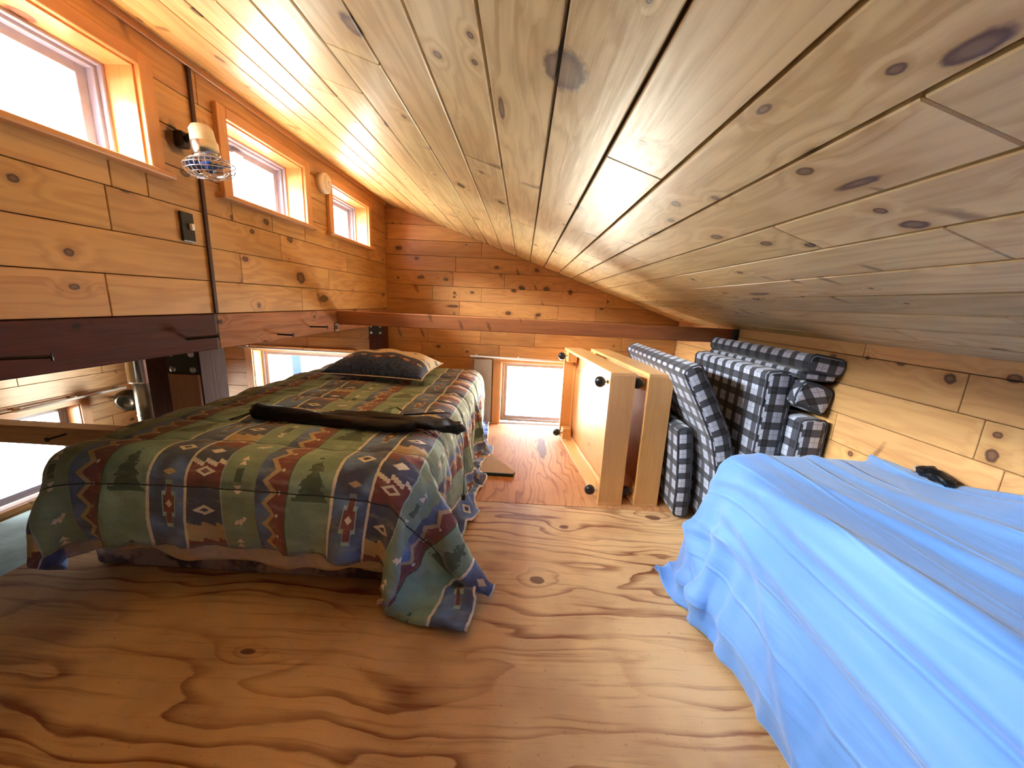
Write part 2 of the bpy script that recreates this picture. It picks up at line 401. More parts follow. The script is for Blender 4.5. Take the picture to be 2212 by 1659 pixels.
def plaid():
    m = M('buffalo_plaid', 0.75, 0.3, sheen=0.3)
    uv = m.xyz(m.coord('UV')); u, v = uv[0]*(1/0.084), uv[1]*(1/0.084)
    def st(a):
        f = a.fract()
        return f.lt(0.42), (f-0.71).abs().lt(0.02).max((f-0.2).abs().lt(0.03)*0.6)
    a, la = st(u); b, lb = st(v+0.15)
    k = (a+b)*0.5
    c = m.mix(k, sr3(182, 188, 206), sr3(14, 14, 18))
    c2 = m.mix(k.gt(0.25)*k.lt(0.75), c, sr3(62, 64, 74))
    c2 = m.mix((la.max(lb))*0.45, c2, sr3(70, 72, 84))
    n = m.noise(m.coord('Object'), 240, 2)
    m.color(m.mix(n.ramp(0.3, 0.7, 0.0, 0.12), c2, (0.02, 0.02, 0.02))); m.bump(n, 0.15, 0.003)
    return m.m
m_plaid = plaid()

def printcloth():
    """banded south-western print; u across the bed, v along it"""
    m = M('patterned_comforter', 0.85, 0.2, sheen=0.35)
    uv = m.xyz(m.coord('UV')); 
    nz = m.noise(m.coord('Object'), 60, 3); nz2 = m.noise(m.coord('Object'), 7, 2)
    U = uv[0]+(nz-0.5)*0.004; Vv = uv[1]+(nz-0.5)*0.004
    p = ((U+0.636+6.4)*(1/0.64)).fract(); P = 0.64
    NAVY, BLUE = sr3(44, 60, 104), sr3(88, 128, 190)
    GREEN, PINE = sr3(128, 158, 146), sr3(44, 80, 72)
    RED, TAN, CRM, LT = sr3(112, 46, 62), sr3(178, 156, 122), sr3(226, 222, 212), sr3(150, 188, 196)
    c = m.mix(nz2.ramp(0.4, 0.62, 0, 1), NAVY, BLUE)
    def put(mask, col):
        nonlocal c
        c = m.mix(mask, c, col)
    # band A : blue with cross / diamond motif, centre .11
    L = 0.46; q = (Vv*(1/L)).fract(); dq = (q-0.35).abs()*L; du = (p-0.107).abs()*P
    inA = p.lt(0.2)
    put(inA*(du.lt(0.012)*dq.lt(0.085)), LT)
    put(inA*(du.lt(0.024)*dq.lt(0.045)), LT)
    put(inA*(du.lt(0.010)*dq.lt(0.070)), RED)
    put(inA*(du.lt(0.020)*dq.lt(0.030)), RED)
    put(inA*((du+dq*0.8).lt(0.012)), CRM)
    dq2 = (q-0.82).abs()*L
    put(inA*((du*0.6+dq2).lt(0.021)), CRM); put(inA*((du*0.6+dq2).lt(0.010)), NAVY)
    dq4 = (q-0.60).abs()*L
    put(inA*((du*0.5+dq4).lt(0.012)), TAN)
    # band B : castellated blocks
    inB = p.band(0.2, 0.395); xb = (p-0.2)*P
    step = (xb*(1/0.024)).floor()._m('MODULO', 2.0)*0.5
    step2 = ((xb-0.0)*(1/0.012)).floor()._m('MODULO', 2.0)*0.25
    L2 = 0.42; q2 = (Vv*(1/L2)+0.1).fract()*L2 + (step+step2)*0.018
    put(inB, NAVY)
    put(inB*q2.band(0.02, 0.075), RED); put(inB*q2.band(0.075, 0.14), TAN)
    put(inB*q2.band(0.275, 0.355), RED); put(inB*q2.band(0.355, 0.37), CRM)
    qq = (Vv*(1/L2)+0.1).fract()*L2; dxb = (p-0.297).abs()*P
    put(inB*((dxb*0.5+(qq-0.325).abs()).lt(0.018)), CRM); put(inB*((dxb*0.5+(qq-0.325).abs()).lt(0.009)), RED)
    put(inB*((dxb*0.5+(qq-0.185).abs()).lt(0.019)), CRM); put(inB*((dxb*0.5+(qq-0.185).abs()).lt(0.008)), NAVY)
    put(inB*((dxb*0.5+(qq-0.405).abs()).lt(0.014)), CRM)
    # band C : green with birds and arrow heads
    inC = p.band(0.395, 0.585)
    put(inC, m.mix(nz2.ramp(0.3, 0.7, 0, 1), GREEN, sr3(112, 140, 124)))
    L3 = 0.30; q3 = (Vv*(1/L3)+0.3).fract()*L3; dc = (p-0.485).abs()*P
    def arrow(y0, s):
        h = (q3-y0)*s
        return h.band(0.0, 0.017)*dc.lt((0.017-h)*0.8)
    put(inC*(arrow(0.10, 1.0).max(arrow(0.118, 1.0))), CRM)
    put(inC*(arrow(0.03, -1.0).max(arrow(0.012, -1.0))), CRM)
    put(inC*(q3.band(0.042, 0.088)*dc.lt(0.013)), PINE)
    dbx = (p-0.50)*P
    bird = ((dbx.abs()-0.012).abs()*0.9+(q3-0.205-dbx*0.5).abs()).lt(0.010).max((dbx.abs()*1.6+(q3-0.20).abs()).lt(0.014))
    put(inC*bird, CRM)
    # band D : zigzag between blue and burgundy
    inD = p.band(0.585, 0.76); zz = (Vv*(1/0.075)).tri()*0.055+0.635
    put(inD, m.mix(nz2.ramp(0.35, 0.65, 0, 1), NAVY, BLUE))
    inD2 = inD*p.gt(zz); put(inD2, RED); put(inD*((p-zz).abs().lt(0.016)), TAN)
    qz = (Vv*(1/0.075)+0.5).fract()*0.075
    put(inD*(((p-0.715).abs()*P*1.2+(qz-0.0375).abs()).lt(0.008)), CRM)
    # band E : plain green field with pines
    inE = p.gt(0.76)
    put(inE, m.mix(nz2.ramp(0.35, 0.65, 0, 1), sr3(140, 174, 160), sr3(108, 142, 126)))
    L5 = 0.34; q5 = (Vv*(1/L5)+0.55).fract()*L5; de = (p-0.885).abs()*P
    jag = (m.noise(m.comb(uv[0]*60.0, uv[1]*60.0, 0.0), 1, 2)-0.5)*0.05
    tier = ((q5-0.05)*(1/0.05)).fract()*0.014
    put(inE*(q5.band(0.05, 0.21)*(de+jag).lt((0.21-q5)*0.34+0.006-tier)), PINE)
    # cream cords between the bands
    for e in (0.0, 0.2, 0.998):
        put((p-e).abs().lt(0.0075), CRM)
    put((p-0.395).abs().lt(0.004), LT); put((p-0.76).abs().lt(0.004), PINE)
    # faded and darker patches of the print, worn weave
    fade = m.noise(m.comb(uv[0]*9.0, uv[1]*26.0, 3.0), 1, 4, 0.65)
    c = m.mix(fade.ramp(0.45, 0.75, 0.0, 0.30), c, sr3(60, 66, 62)); c = m.mix(fade.ramp(0.48, 0.25, 0.0, 0.28), c, sr3(196, 200, 184))
    weave = m.noise(m.comb(uv[0]*500.0, uv[1]*900.0, 0.0), 1, 2)
    c = m.mix(weave.ramp(0.35, 0.7, 0.0, 0.22), c, sr3(200, 196, 176))
    c = m.mix(1.0, c, (1.28, 1.30, 1.34), 'MULTIPLY')
    # quilting lines
    seam = ((Vv+0.01)*(1/0.235)).fract(); sd = ((seam-0.5).abs()*-1.0+0.5)*0.235
    c = m.mix(sd.lt(0.0022), c, (0.03, 0.04, 0.045))
    m.color(c)
    gath = m.noise(m.comb(uv[0]*38.0, uv[1]*6.0, 0.0), 1, 2)
    h = sd.ramp(0.0, 0.03, 0.0, 1.0)*1.0 + weave*0.05 + gath*sd.ramp(0.0, 0.07, 0.8, 0.25) + nz*0.15
    wr = m.noise(m.comb(uv[0]*11.0, uv[1]*11.0, 8.0), 1, 3, 0.6)
    m.bump(h+wr*1.4, 0.7, 0.014)
    return m.m
m_print = printcloth()

def pillowmat():
    m = M('navy_and_cream_pillowcase', 0.8, 0.2, sheen=0.3)
    uv = m.xyz(m.coord('UV')); x, y = uv[0], uv[1]      # x 0..1 across, y 0..1 front to back
    nz = m.noise(m.coord('Object'), 50, 2); n2 = m.noise(m.comb(x*9.0, y*7.0, 0.0), 1, 3)
    c = m.mix(nz.ramp(0.3, 0.7, 0, 1), sr3(34, 44, 74), sr3(56, 78, 124))
    c = m.mix(y.gt(0.42), c, sr3(226, 216, 194))
    c = m.mix(y.gt(0.5)*n2.gt(0.58), c, sr3(96, 124, 112))
    f = (x*7.0).fract()
    dia = ((f-0.5).abs()*0.13+(y-0.30).abs()).lt(0.032); dia2 = ((f-0.5).abs()*0.13+(y-0.30).abs()).lt(0.014)
    odd = (x*7.0).floor()._m('MODULO', 2.0)
    c = m.mix(y.band(0.27, 0.33)*f.lt(0.14), c, sr3(120, 60, 70))
    c = m.mix(dia, c, sr3(220, 200, 170)); c = m.mix(dia2, c, sr3(60, 30, 40))
    c = m.mix(((f-0.5).abs()*0.13+(y-0.30).abs()).lt(0.05)*odd*(1-dia), c, sr3(140, 54, 66))
    c = m.mix((y-0.43).abs().lt(0.008), c, sr3(60, 60, 70))
    m.color(c); m.bump(nz+n2*2.0, 0.3, 0.006)
    return m.m
m_pillow = pillowmat()

def sheetmat(name, col, col2):
    m = M(name, 0.55, 0.35, sheen=0.25)
    uv = m.xyz(m.coord('UV')); u, v = uv[0], uv[1]
    n1 = m.noise(m.comb(u*5.0, v*1.2, 0.0), 1, 3); n2 = m.noise(m.comb(u*22.0+n1*3.0, v*4.0, 4.0), 1, 2)
    n3 = m.noise(m.coord('Object'), 3.0, 2)
    ln = (u*(1/0.115)+n1*0.5).fract()
    cre = ln.ramp(0.0, 0.09, 1, 0)+ln.ramp(0.93, 1.0, 0, 1)
    l2 = (v*(1/0.31)+u*0.6+n1*0.9).fract(); cr2 = (l2.ramp(0, 0.03, 1, 0)+l2.ramp(0.97, 1.0, 0, 1))*n3.ramp(0.45, 0.6, 0, 1)
    m.color(m.mix(n3.ramp(0.3, 0.7, 0, 1), col, col2))
    m.bump(cre*0.45*n3.ramp(0.3, 0.6, 0.3, 1)+n2*0.8+n1*1.2, 0.6, 0.014)
    return m.m
m_blue = sheetmat('sky_blue_sheet', sr3(92, 138, 206), sr3(106, 152, 216))

def floralmat():
    m = M('faded_floral_ticking', 0.85, 0.2, sheen=0.2)
    c = m.coord('Object'); a = m.noise(c, 7, 3, 0.6); b = m.noise(c, 16, 3)
    k = m.mix(a.ramp(0.45, 0.6, 0, 1), sr3(176, 160, 156), sr3(96, 88, 104))
    k = m.mix(b.ramp(0.58, 0.68, 0, 0.7), k, sr3(196, 178, 168)); m.color(k); m.bump(b, 0.2, 0.004); return m.m
m_floral = floralmat()
m_offwhite = simple('off_white_sheet', sr3(236, 226, 212), 0.9, noise=0.1, scale=30)
def nylonmat():
    m = M('black_nylon', 0.45, 0.3); c = m.coord('Object'); a = m.noise(c, 18, 3, 0.6)
    m.color(m.mix(a, sr3(4, 5, 8), sr3(12, 14, 20))); m.bump(a, 0.6, 0.012); return m.m
m_nylon = nylonmat()

# ================================================================== STRUCTURE
PITCHZ = 0.1225
def plank_rows(z0, z1, base=1.008, pitch=PITCHZ):
    k = math.floor((z0-base)/pitch+1e-6); rows = []
    while base+k*pitch < z1-1e-6:
        a = max(z0, base+k*pitch); b = min(z1, base+(k+1)*pitch)
        if b-a > 0.004: rows.append((k, a, b))
        k += 1
    return rows
def cuts(a, b, rng, known=(), lo=0.5, hi=1.25):
    xs = [a]; x = a+rng.uniform(0.2, hi)
    while x < b-0.25: xs.append(x); x += rng.uniform(lo, hi)
    xs = [q for q in xs if all(abs(q-k) > 0.3 for k in known) or q == a]+[k for k in known if a < k < b]
    return sorted(xs)+[b]
def subtract(r, holes):
    """rect (a0,a1,z0,z1) minus holes -> rects"""
    rs = [r]
    for (h0, h1, g0, g1) in holes:
        nr = []
        for (a0, a1, z0, z1) in rs:
            if h1 <= a0 or h0 >= a1 or g1 <= z0 or g0 >= z1: nr.append((a0, a1, z0, z1)); continue
            if a0 < h0: nr.append((a0, h0, z0, z1))
            if a1 > h1: nr.append((h1, a1, z0, z1))
            m0, m1 = max(a0, h0), min(a1, h1)
            if z0 < g0: nr.append((m0, m1, z0, g0))
            if z1 > g1: nr.append((m0, m1, g1, z1))
        rs = nr
    return [q for q in rs if q[1]-q[0] > 0.006 and q[3]-q[2] > 0.006]

def backing(axis, pos0, pos1, a0, a1, z0, z1, holes):
    bm = bmesh.new()
    for (p0, p1, q0, q1) in subtract((a0, a1, z0, z1), holes):
        if axis == 0: box(pos0, pos1, p0, p1, q0, q1, bm=bm)
        else: box(p0, p1, pos0, pos1, q0, q1, bm=bm)
    return bm

G = 0.0012
def board_wall(name, axis, face, sign, a0, a1, z0, z1, holes, mat, known={}, seed=1, top=None, tintf=None, thick=0.018, depth=0.12, base=1.008, backmat=None, lo=0.5, hi=1.25):
    """wall of horizontal boards; face = plane coordinate of the boards' face, sign = side the room is on"""
    rng = random.Random(seed)
    b0, b1 = sorted((face-sign*thick, face-sign*(thick+depth)))
    bh = [(h[0]-0.018, h[1]+0.018, h[2]-0.02, h[3]+0.018) for h in holes if h[1]-h[0] < 1.3]+[h for h in holes if h[1]-h[0] >= 1.3]
    e0, e1 = (a0, a1+0.13) if axis == 0 else (a0-0.13, a1+0.13)
    wl = structure(emit(name, backing(axis, b0, b1, e0, e1, z0, z1 if top is None else top(None), bh), backmat or m_ceilback))
    f0, f1 = sorted((face, face-sign*thick))
    for (k, za, zb) in plank_rows(z0, z1, base):
        cs = cuts(a0, a1, rng, known.get(k, ()), lo, hi)
        for p, q in zip(cs, cs[1:]):
            for (c0, c1, d0, d1) in subtract((p, q, za, zb), holes):
                t = rng.uniform(0.86, 1.06); tt = (t, t*rng.uniform(0.96, 1.01), t*rng.uniform(0.92, 1.02))
                if tintf: tt = tuple(x*tintf(k, c0) for x in tt)
                if axis == 0: bm = box(f0, f1, c0+G, c1-G, d0+G, d1-G, 0.0016)
                else: bm = box(c0+G, c1-G, f0, f1, d0+G, d1-G, 0.0016)
                if top is not None:      # trim boards to the roof line
                    r_ = bmesh.ops.bisect_plane(bm, geom=bm.verts[:]+bm.edges[:]+bm.faces[:], plane_co=(0, 0, top(0)-0.001), plane_no=(SL, 0, 1), clear_outer=True)
                    ed = [e for e in r_['geom_cut'] if isinstance(e, bmesh.types.BMEdge)]
                    if ed: bmesh.ops.holes_fill(bm, edges=ed)
                    if not bm.verts or max(v.co.z for v in bm.verts)-min(v.co.z for v in bm.verts) < 0.006: bm.free(); continue
                emit('board', bm, mat, wl, tint=tt)
    return wl

# ---- windows: (y0,y1,z0,z1) openings of the clerestory
WINL = [(0.73, 1.25), (1.60, 2.12), (2.42, 2.95), (-0.14, 0.38)]
ZW0, ZW1 = 1.468, 1.737
holesL = [(a, b, ZW0, ZW1) for a, b in WINL]
wall_left = board_wall('wall_left', 0, XL, 1, YB, YF, 1.008, 1.875, holesL, m_left,
                       {0: (1.08, 2.05), 1: (1.62, 2.35), 2: (1.12, 1.9, 2.6), 3: (1.14, 1.85, 2.5)}, 3)
for o in wall_left.children:
    pass
# far wall: loft part + part beyond the clerestory, with two windows
FW_R = (-0.17, 0.46, 0.0, 0.575); FW_L = (-2.44, -1.57, -0.35, 0.575)
def far_top(x):
    if x is None: return 1.0
    return roofz(x)
wall_far = board_wall('wall_far', 1, YF, -1, XO, XR, -0.53, 1.95, [FW_R, FW_L, (XO-0.2, XL-0.13, 1.0, 2.0)], m_far,
                      {1: (-.37,), 2: (-.62, .11), 3: (-.56, .30, ), 4: (-.37,), 5: (-.62,), -3: (-.62,), -2: (-.62, .2), -4: (-.8, .12)}, 11, top=lambda x: far_top(x) if x is not None else 1.95, base=1.095-PITCHZ*4, lo=0.45, hi=1.1)
wall_right = board_wall('wall_right', 0, XR, -1, YB, YF, -0.02, 1.02, [], m_right,
                        {}, 5, base=0.955-PITCHZ*1.0*8+0.0)
wall_outer = board_wall('wall_outer', 0, XO, 1, -0.4, YF, -0.8, 0.9, [(2.08, 2.70, -0.42, 0.185)], m_outer, {}, 9)
structure(emit('wall_back', box(XO, XR, YB-0.12, YB, ZLOW, 2.3), m_backwall))  # unseen end of the room, set dark and distant to cut bounced light
structure(emit('wall_lower', backing(0, XO-0.14, XO-0.001, YB, YF, ZLOW, -0.8, []), m_outer))
structure(emit('wall_under', box(XO, XR, YF, YF+0.12, ZLOW, -0.53), m_outer))
structure(emit('light_block_slab', box(XO-3.0, XO-0.15, YB, YF, -1.05, -0.95), m_backwall))  # added unseen slab that blocks ground light from the outer window
structure(emit('wall_below', box(XR, XR+0.14, YB-0.1, YF+0.13, ZLOW, -0.02), m_outer))
structure(emit('wall_side', box(XO-0.14, XO-0.02, YB, -0.4, -0.8, 0.9), m_outer))
structure(emit('floor_lower', box(XO-0.1, XR, YB, YF, ZLOW-0.1, ZLOW), m_lowfloor))

# ---- loft floor of plywood sheets
fl = structure(emit('floor', box(EDGE+0.01, XR+0.1, YB, YF+0.0, -0.16, -0.02), m_lowfloor))
emit('plywood_sheet', box(EDGE, XR, 0.70-1.22, 1.928, -0.0195, 0, 0.0015), m_ply1, fl)
emit('plywood_sheet', box(EDGE, -0.72, 1.932, YF, -0.0195, 0, 0.0015), m_ply2, fl, tint=0.95)
emit('plywood_sheet', box(-0.718, XR, 1.932, YF, -0.0195, 0, 0.0015), m_ply2, fl)
emit('plywood_sheet', box(EDGE, XR, YB, -0.522, -0.0195, 0, 0.0015), m_ply1, fl)

# ---- ceiling boards
LINES = [-1.2, -1.15, -1.033, -0.915, -0.798, -0.679, -0.562, -0.445, -0.324, -0.205, -0.085, 0.034, 0.155, 0.281, 0.399, 0.524, 0.644, 0.770, 0.895, 1.015, 1.139, 1.258, 1.35]
ang = math.atan(SL)
RM = Matrix.Translation((0, 0, roofz(0))) @ Matrix.Rotation(ang, 4, 'Y')       # local x runs down the slope
ca = math.cos(ang)
ceil = structure(emit('ceiling', box((XL-0.17)/ca, (XR+0.3)/ca, YB-0.3, YF+0.4, 0.020, 0.16, mat=RM), m_ceilback))
KN = {(11+1): (0.875,), 14: (0.456,), 15: (0.876,), 16: (0.642, 2.1), 19: (0.836,), 9: (1.245,), 10: (1.9,), 11: (), 7: (0.9,), 8: (), 13: (2.0,), 17: (1.6,), 12: (0.875, 2.35)}
rng = random.Random(21)
for i in range(len(LINES)-1):
    a, b = LINES[i], LINES[i+1]
    known = KN.get(i, None)
    if known is None: cs = cuts(YB, YF, rng, (), 1.0, 2.0)
    else:
        cs = sorted([YB, YF, *known]); 
        if cs[-2] < 1.9: cs = sorted(cs+[cs[-2]+rng.uniform(1.0, 1.4)])
    for p, q in zip(cs, cs[1:]):
        t = rng.uniform(0.9, 1.05); tt = (t, t*rng.uniform(0.96, 1.0), t*rng.uniform(0.92, 1.0))
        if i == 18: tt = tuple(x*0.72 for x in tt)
        gw = 0.0040 if i > 1 else 0.001
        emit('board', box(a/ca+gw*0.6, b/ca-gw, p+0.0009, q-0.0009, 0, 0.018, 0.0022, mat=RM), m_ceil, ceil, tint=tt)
# lower roof to the left; unseen eave lengthened to shade the outer window
structure(emit('roof_lower', box(XO-2.4, XL-0.02, YB-0.3, YF+0.4, 0.0, 0.1, mat=Matrix.Translation((XL, 0, 1.0)) @ Matrix.Rotation(-0.09, 4, 'Y') @ Matrix.Translation((-XL, 0, 0))), m_ceilback))

# ---- window units
def casing(name, x, y0, y1, z0, z1, n):
    """clerestory window: vinyl frame, sash, glass, pine casing, jamb, stool"""
    d = 0.13
    r = structure(emit(name, _frame(x-d, x-d+0.035, y0, y1, z0, z1, 0.020, 0), m_vinyl))
    emit('frame_step', _frame(x-d+0.035, x-d+0.05, y0, y1, z0, z1, 0.010, 0), m_vinyl, r)
    s = emit('sash', _frame(x-d-0.012, x-d+0.012, y0+0.02, y1-0.02, z0+0.018, z1-0.018, 0.028, 0), m_vinyl, r)
    emit('pane', box(x-d-0.004, x-d, y0+0.03, y1-0.03, z0+0.03, z1-0.03), m_glass, r)
    ym = y0+0.42*(y1-y0)
    bm = box(x-d+0.012, x-d+0.026, ym-0.03, ym+0.03, z1-0.046, z1-0.034, 0.003)
    box(x-d+0.020, x-d+0.036, ym-0.035, ym-0.012, z1-0.05, z1-0.040, 0.003, bm=bm)
    emit('latch', bm, m_vinyl, r)
    # jamb liners
    for yy0, yy1 in ((y0-0.016, y0), (y1, y1+0.016)):
        emit('jamb', box(x-d+0.02, x+0.004, yy0, yy1, z0, z1+0.016, 0.001), m_trim, r)
    emit('head', box(x-d+0.02, x+0.004, y0, y1, z1, z1+0.016, 0.001), m_trimy, r)
    emit('stool', box(x-d+0.02, x+0.035, y0-0.075, y1+0.075, z0-0.022, z0-0.002, 0.006, 2), m_trimy, r)
    for yy0, yy1 in ((y0-0.052, y0-0.006), (y1+0.006, y1+0.052)):
        emit('casing', box(x, x+0.020, yy0, yy1, z0-0.002, z1+0.046, 0.002), m_trim, r)
    emit('casing', box(x, x+0.020, y0-0.006, y1+0.006, z1+0.006, z1+0.046, 0.002), m_trimy, r)
    portal((x-d-0.03, (y0+y1)/2, (z0+z1)/2), (1, 0, 0), z1-z0, y1-y0)
def _frame(p0, p1, a0, a1, z0, z1, w, axis):
    bm = bmesh.new()
    for (q0, q1, r0, r1) in ((a0, a0+w, z0, z1), (a1-w, a1, z0, z1), (a0+w, a1-w, z0, z0+w), (a0+w, a1-w, z1-w, z1)):
        if axis == 0: box(p0, p1, q0, q1, r0, r1, 0.0015, bm=bm)
        else: box(q0, q1, p0, p1, r0, r1, 0.0015, bm=bm)
    return bm
for n, (a, b) in enumerate(WINL[:3]+WINL[3:]):
    casing('window_%d' % (n+1), XL, a, b, ZW0, ZW1, n)

def farwindow(n, x0, x1, z0, z1, mullion=False):
    d = 0.13
    r = structure(emit('window_%d' % n, _frame(YF+d-0.03, YF+d, x0, x1, z0, z1, 0.022, 1), m_vinyl))
    emit('sash', _frame(YF+d-0.018, YF+d+0.006, x0+0.02, x1-0.02, z0+0.02, z1-0.02, 0.03, 1), m_vinyl, r)
    emit('pane', box(x0+0.03, x1-0.03, YF+d-0.008, YF+d-0.004, z0+0.03, z1-0.03), m_glass, r)
    for xx0, xx1 in ((x0-0.016, x0), (x1, x1+0.016)):
        emit('jamb', box(xx0, xx1, YF-0.004, YF+d-0.02, z0, z1+0.016, 0.001), m_trim, r)
    emit('head', box(x0, x1, YF-0.004, YF+d-0.02, z1, z1+0.016, 0.001), m_trimx, r)
    for xx0, xx1 in ((x0-0.075, x0-0.008), (x1+0.008, x1+0.075)):
        emit('casing', box(xx0, xx1, YF-0.018, YF, z0, z1+0.05, 0.002), m_trim, r)
    emit('casing', box(x0-0.008, x1+0.008, YF-0.018, YF, z1+0.008, z1+0.05, 0.002), m_trimx, r)
    portal(((x0+x1)/2, YF+d+0.03, (z0+z1)/2), (0, -1, 0), x1-x0, z1-z0)
    return r
farwindow(6, *FW_R[:2], *FW_R[2:]); farwindow(7, *FW_L[:2], *FW_L[2:])
# window in the outer wall, seen under the loft beam
y0, y1, z0, z1 = 2.08, 2.70, -0.42, 0.185
r = structure(emit('window_8', _frame(XO-0.13, XO-0.10, y0, y1, z0, z1, 0.025, 0), m_vinyl))
emit('sash', _frame(XO-0.125, XO-0.105, 2.10, y1-0.02, z0+0.02, z1-0.02, 0.03, 0), m_vinyl, r)
emit('pane', box(XO-0.118, XO-0.114, y0+0.02, y1-0.02, z0+0.03, z1-0.03), m_glass, r)
emit('jamb', box(XO-0.11, XO+0.004, y1, y1+0.016, z0, z1+0.016, 0.001), m_trim, r)
emit('head', box(XO-0.11, XO+0.004, y0, y1, z1, z1+0.016, 0.001), m_trimy, r)
emit('casing', box(XO, XO+0.018, y1+0.006, y1+0.07, z0, z1+0.05, 0.002), m_trim, r)
emit('casing', box(XO, XO+0.018, y0, y1+0.006, z1+0.006, z1+0.05, 0.002), m_trimy, r)
portal((XO-0.16, (y0+y1)/2, (z0+z1)/2), (1, 0, 0), z1-z0, y1-y0)
# lower-level window under it lets daylight into the main room
# ---- trims
structure(emit('trim_1', box(XL, XL+0.012, YB, YF, 1.842, 1.868, 0.002), m_trimy))

# ================================================================== POSTS AND BEAMS
def thing1(name, bm, mat, loc, label, cat, group=None, rz=0, smooth=False):
    """a thing that is a single mesh"""
    me = mesh(bm, name); me.transform((Matrix.Translation(loc) @ Matrix.Rotation(rz, 4, 'Z')).inverted())
    o = link(name, me, mat, None, smooth); o.location = loc; o.rotation_euler = (0, 0, rz)
    ROOT[o] = Matrix.Translation(loc) @ Matrix.Rotation(rz, 4, 'Z')
    return tag(o, label, cat, group)
def plate(parent, face_axis, face, sgn, a0, a1, z0, z1, r=0.0075):
    t = 0.005
    if face_axis == 1: bm = box(a0, a1, min(face, face+sgn*t), max(face, face+sgn*t), z0, z1, 0.001)
    else: bm = box(min(face, face+sgn*t), max(face, face+sgn*t), a0, a1, z0, z1, 0.001)
    p = emit('bracket_plate', bm, m_plate, parent)
    i = (a1-a0)*0.17; j = (z1-z0)*0.17
    for a in (a0+i, a1-i):
        for z in (z0+j, z1-j):
            if face_axis == 1: o = (a, face+sgn*t, z); ax = (0, sgn, 0)
            else: o = (face+sgn*t, a, z); ax = (sgn, 0, 0)
            emit('bolt', lathe([(r*1.25, 0), (r*1.25, 0.002), (r, 0.004), (r*0.8, 0.008), (0, 0.009)], o, ax, 14), m_steel, p, True)
    return p
b1 = root('loft_beam', (XL-0.07, 0.6, 0.87), 'dark red-brown beam section along the left edge, nearest the camera', 'beam')
emit('beam_timber', box(XL-0.14, XL, YB, 1.450, 0.870, 1.006, 0.003), m_beamd, b1)
b2 = root('loft_beam', (XL-0.07, 2.3, 0.87), 'lighter weathered beam section with knots, left edge beyond the cable strip', 'beam')
emit('beam_timber', box(XL-0.14, XL, 1.462, YF-0.0, 0.870, 1.006, 0.003), m_beam, b2)
emit('joint_strip', box(XL-0.13, XL-0.002, 1.450, 1.462, 0.870, 1.006), m_cable, b2)
t = root('tie_beam', (0.08, 2.44, 0.915), 'long thin wooden tie beam crossing the loft below the ceiling', 'beam')
emit('beam_timber', box(XL+0.002, XR-0.012, 2.42, 2.458, 0.915, 1.003, 0.004), m_tie, t)
emit('end_bracket', box(XR-0.03, XR-0.002, 2.395, 2.42, 0.905, 1.005, 0.002), m_plate, t)
plate(t, 0, XL, 1, 2.385, 2.418, 0.868, 0.925, 0.006)
p = root('loft_post', (-2.04, 2.27, -0.16), 'dark-stained post with a pale facing board and black bolted plate, behind the bed', 'post')
emit('post_timber', box(-2.14, -1.935, 2.185, 2.385, -1.0, 0.90, 0.003), m_postd, p)
emit('facing_board', box(-2.125, -1.940, 2.165, 2.184, -1.0, 0.590, 0.002), m_postl, p)
plate(p, 1, 2.184, -1, -2.135, -1.945, 0.592, 0.738, 0.0155)
p = root('loft_post', (-2.25, 2.33, -0.16), 'dark red-brown post half hidden between the stovepipe and the plated post', 'post')
emit('post_timber', box(-2.31, -2.145, 2.22, 2.40, -1.0, 0.89, 0.003), m_postd, p)
p = root('loft_post', (-1.25, 3.26, 0), 'wooden corner post with a small black bolted plate behind the pillow', 'post')
emit('post_timber', box(-1.315, -1.187, 3.20, 3.32, 0, 0.869, 0.003), m_postd, p)
plate(p, 1, 3.20, -1, -1.31, -1.192, 0.785, 0.868, 0.009)

def spike(loc, tip, label, r=0.0045):
    d = Vector(tip)-Vector(loc); L = d.length; d.normalize()
    bm = lathe([(r*0.9, -0.01), (r, L-0.004), (r*2.3, L-0.003), (r*2.3, L), (0, L+0.001)], loc, d, 10)
    thing1('iron_spike', bm, m_iron, loc, label, 'spike', 'iron spikes hammered into the beams', smooth=False)
spike((XL+0.001, 0.78, 0.925), (-1.12, 0.86, 0.925), 'iron spike in the dark beam at the left edge of the picture')
spike((XL+0.001, 1.317, 0.922), (-1.125, 1.37, 0.932), 'iron spike just before the vertical joint of the beam', 0.006)
spike((XL+0.001, 1.82, 0.899), (-1.125, 1.83, 0.896), 'iron spike low on the weathered beam left of the window below')
spike((XL+0.001, 2.11, 0.918), (-1.105, 2.12, 0.920), 'iron spike on the weathered beam nearest the tie beam')
c = thing1('cable_cover', box(XL+0.0005, XL+0.009, 1.448, 1.463, 1.010, 1.842, 0.001), m_cable, (XL, 1.455, 1.01), 'thin dark brown cable strip running down the wall behind the fan', 'cable cover')

lt = root('lower_tie_beam', (-2.7, 2.1, 0.135), 'pale worn horizontal timber beside the bed, below the dark beam', 'beam')
emit('beam_timber', box(XO+0.02, EDGE-0.21, 2.05, 2.15, 0.135, 0.250, 0.006), m_lowtie, lt)
spike((-2.694, 2.049, 0.214), (-2.682, 1.95, 0.217), 'iron spike sticking out of the pale timber left of the bed', 0.006)

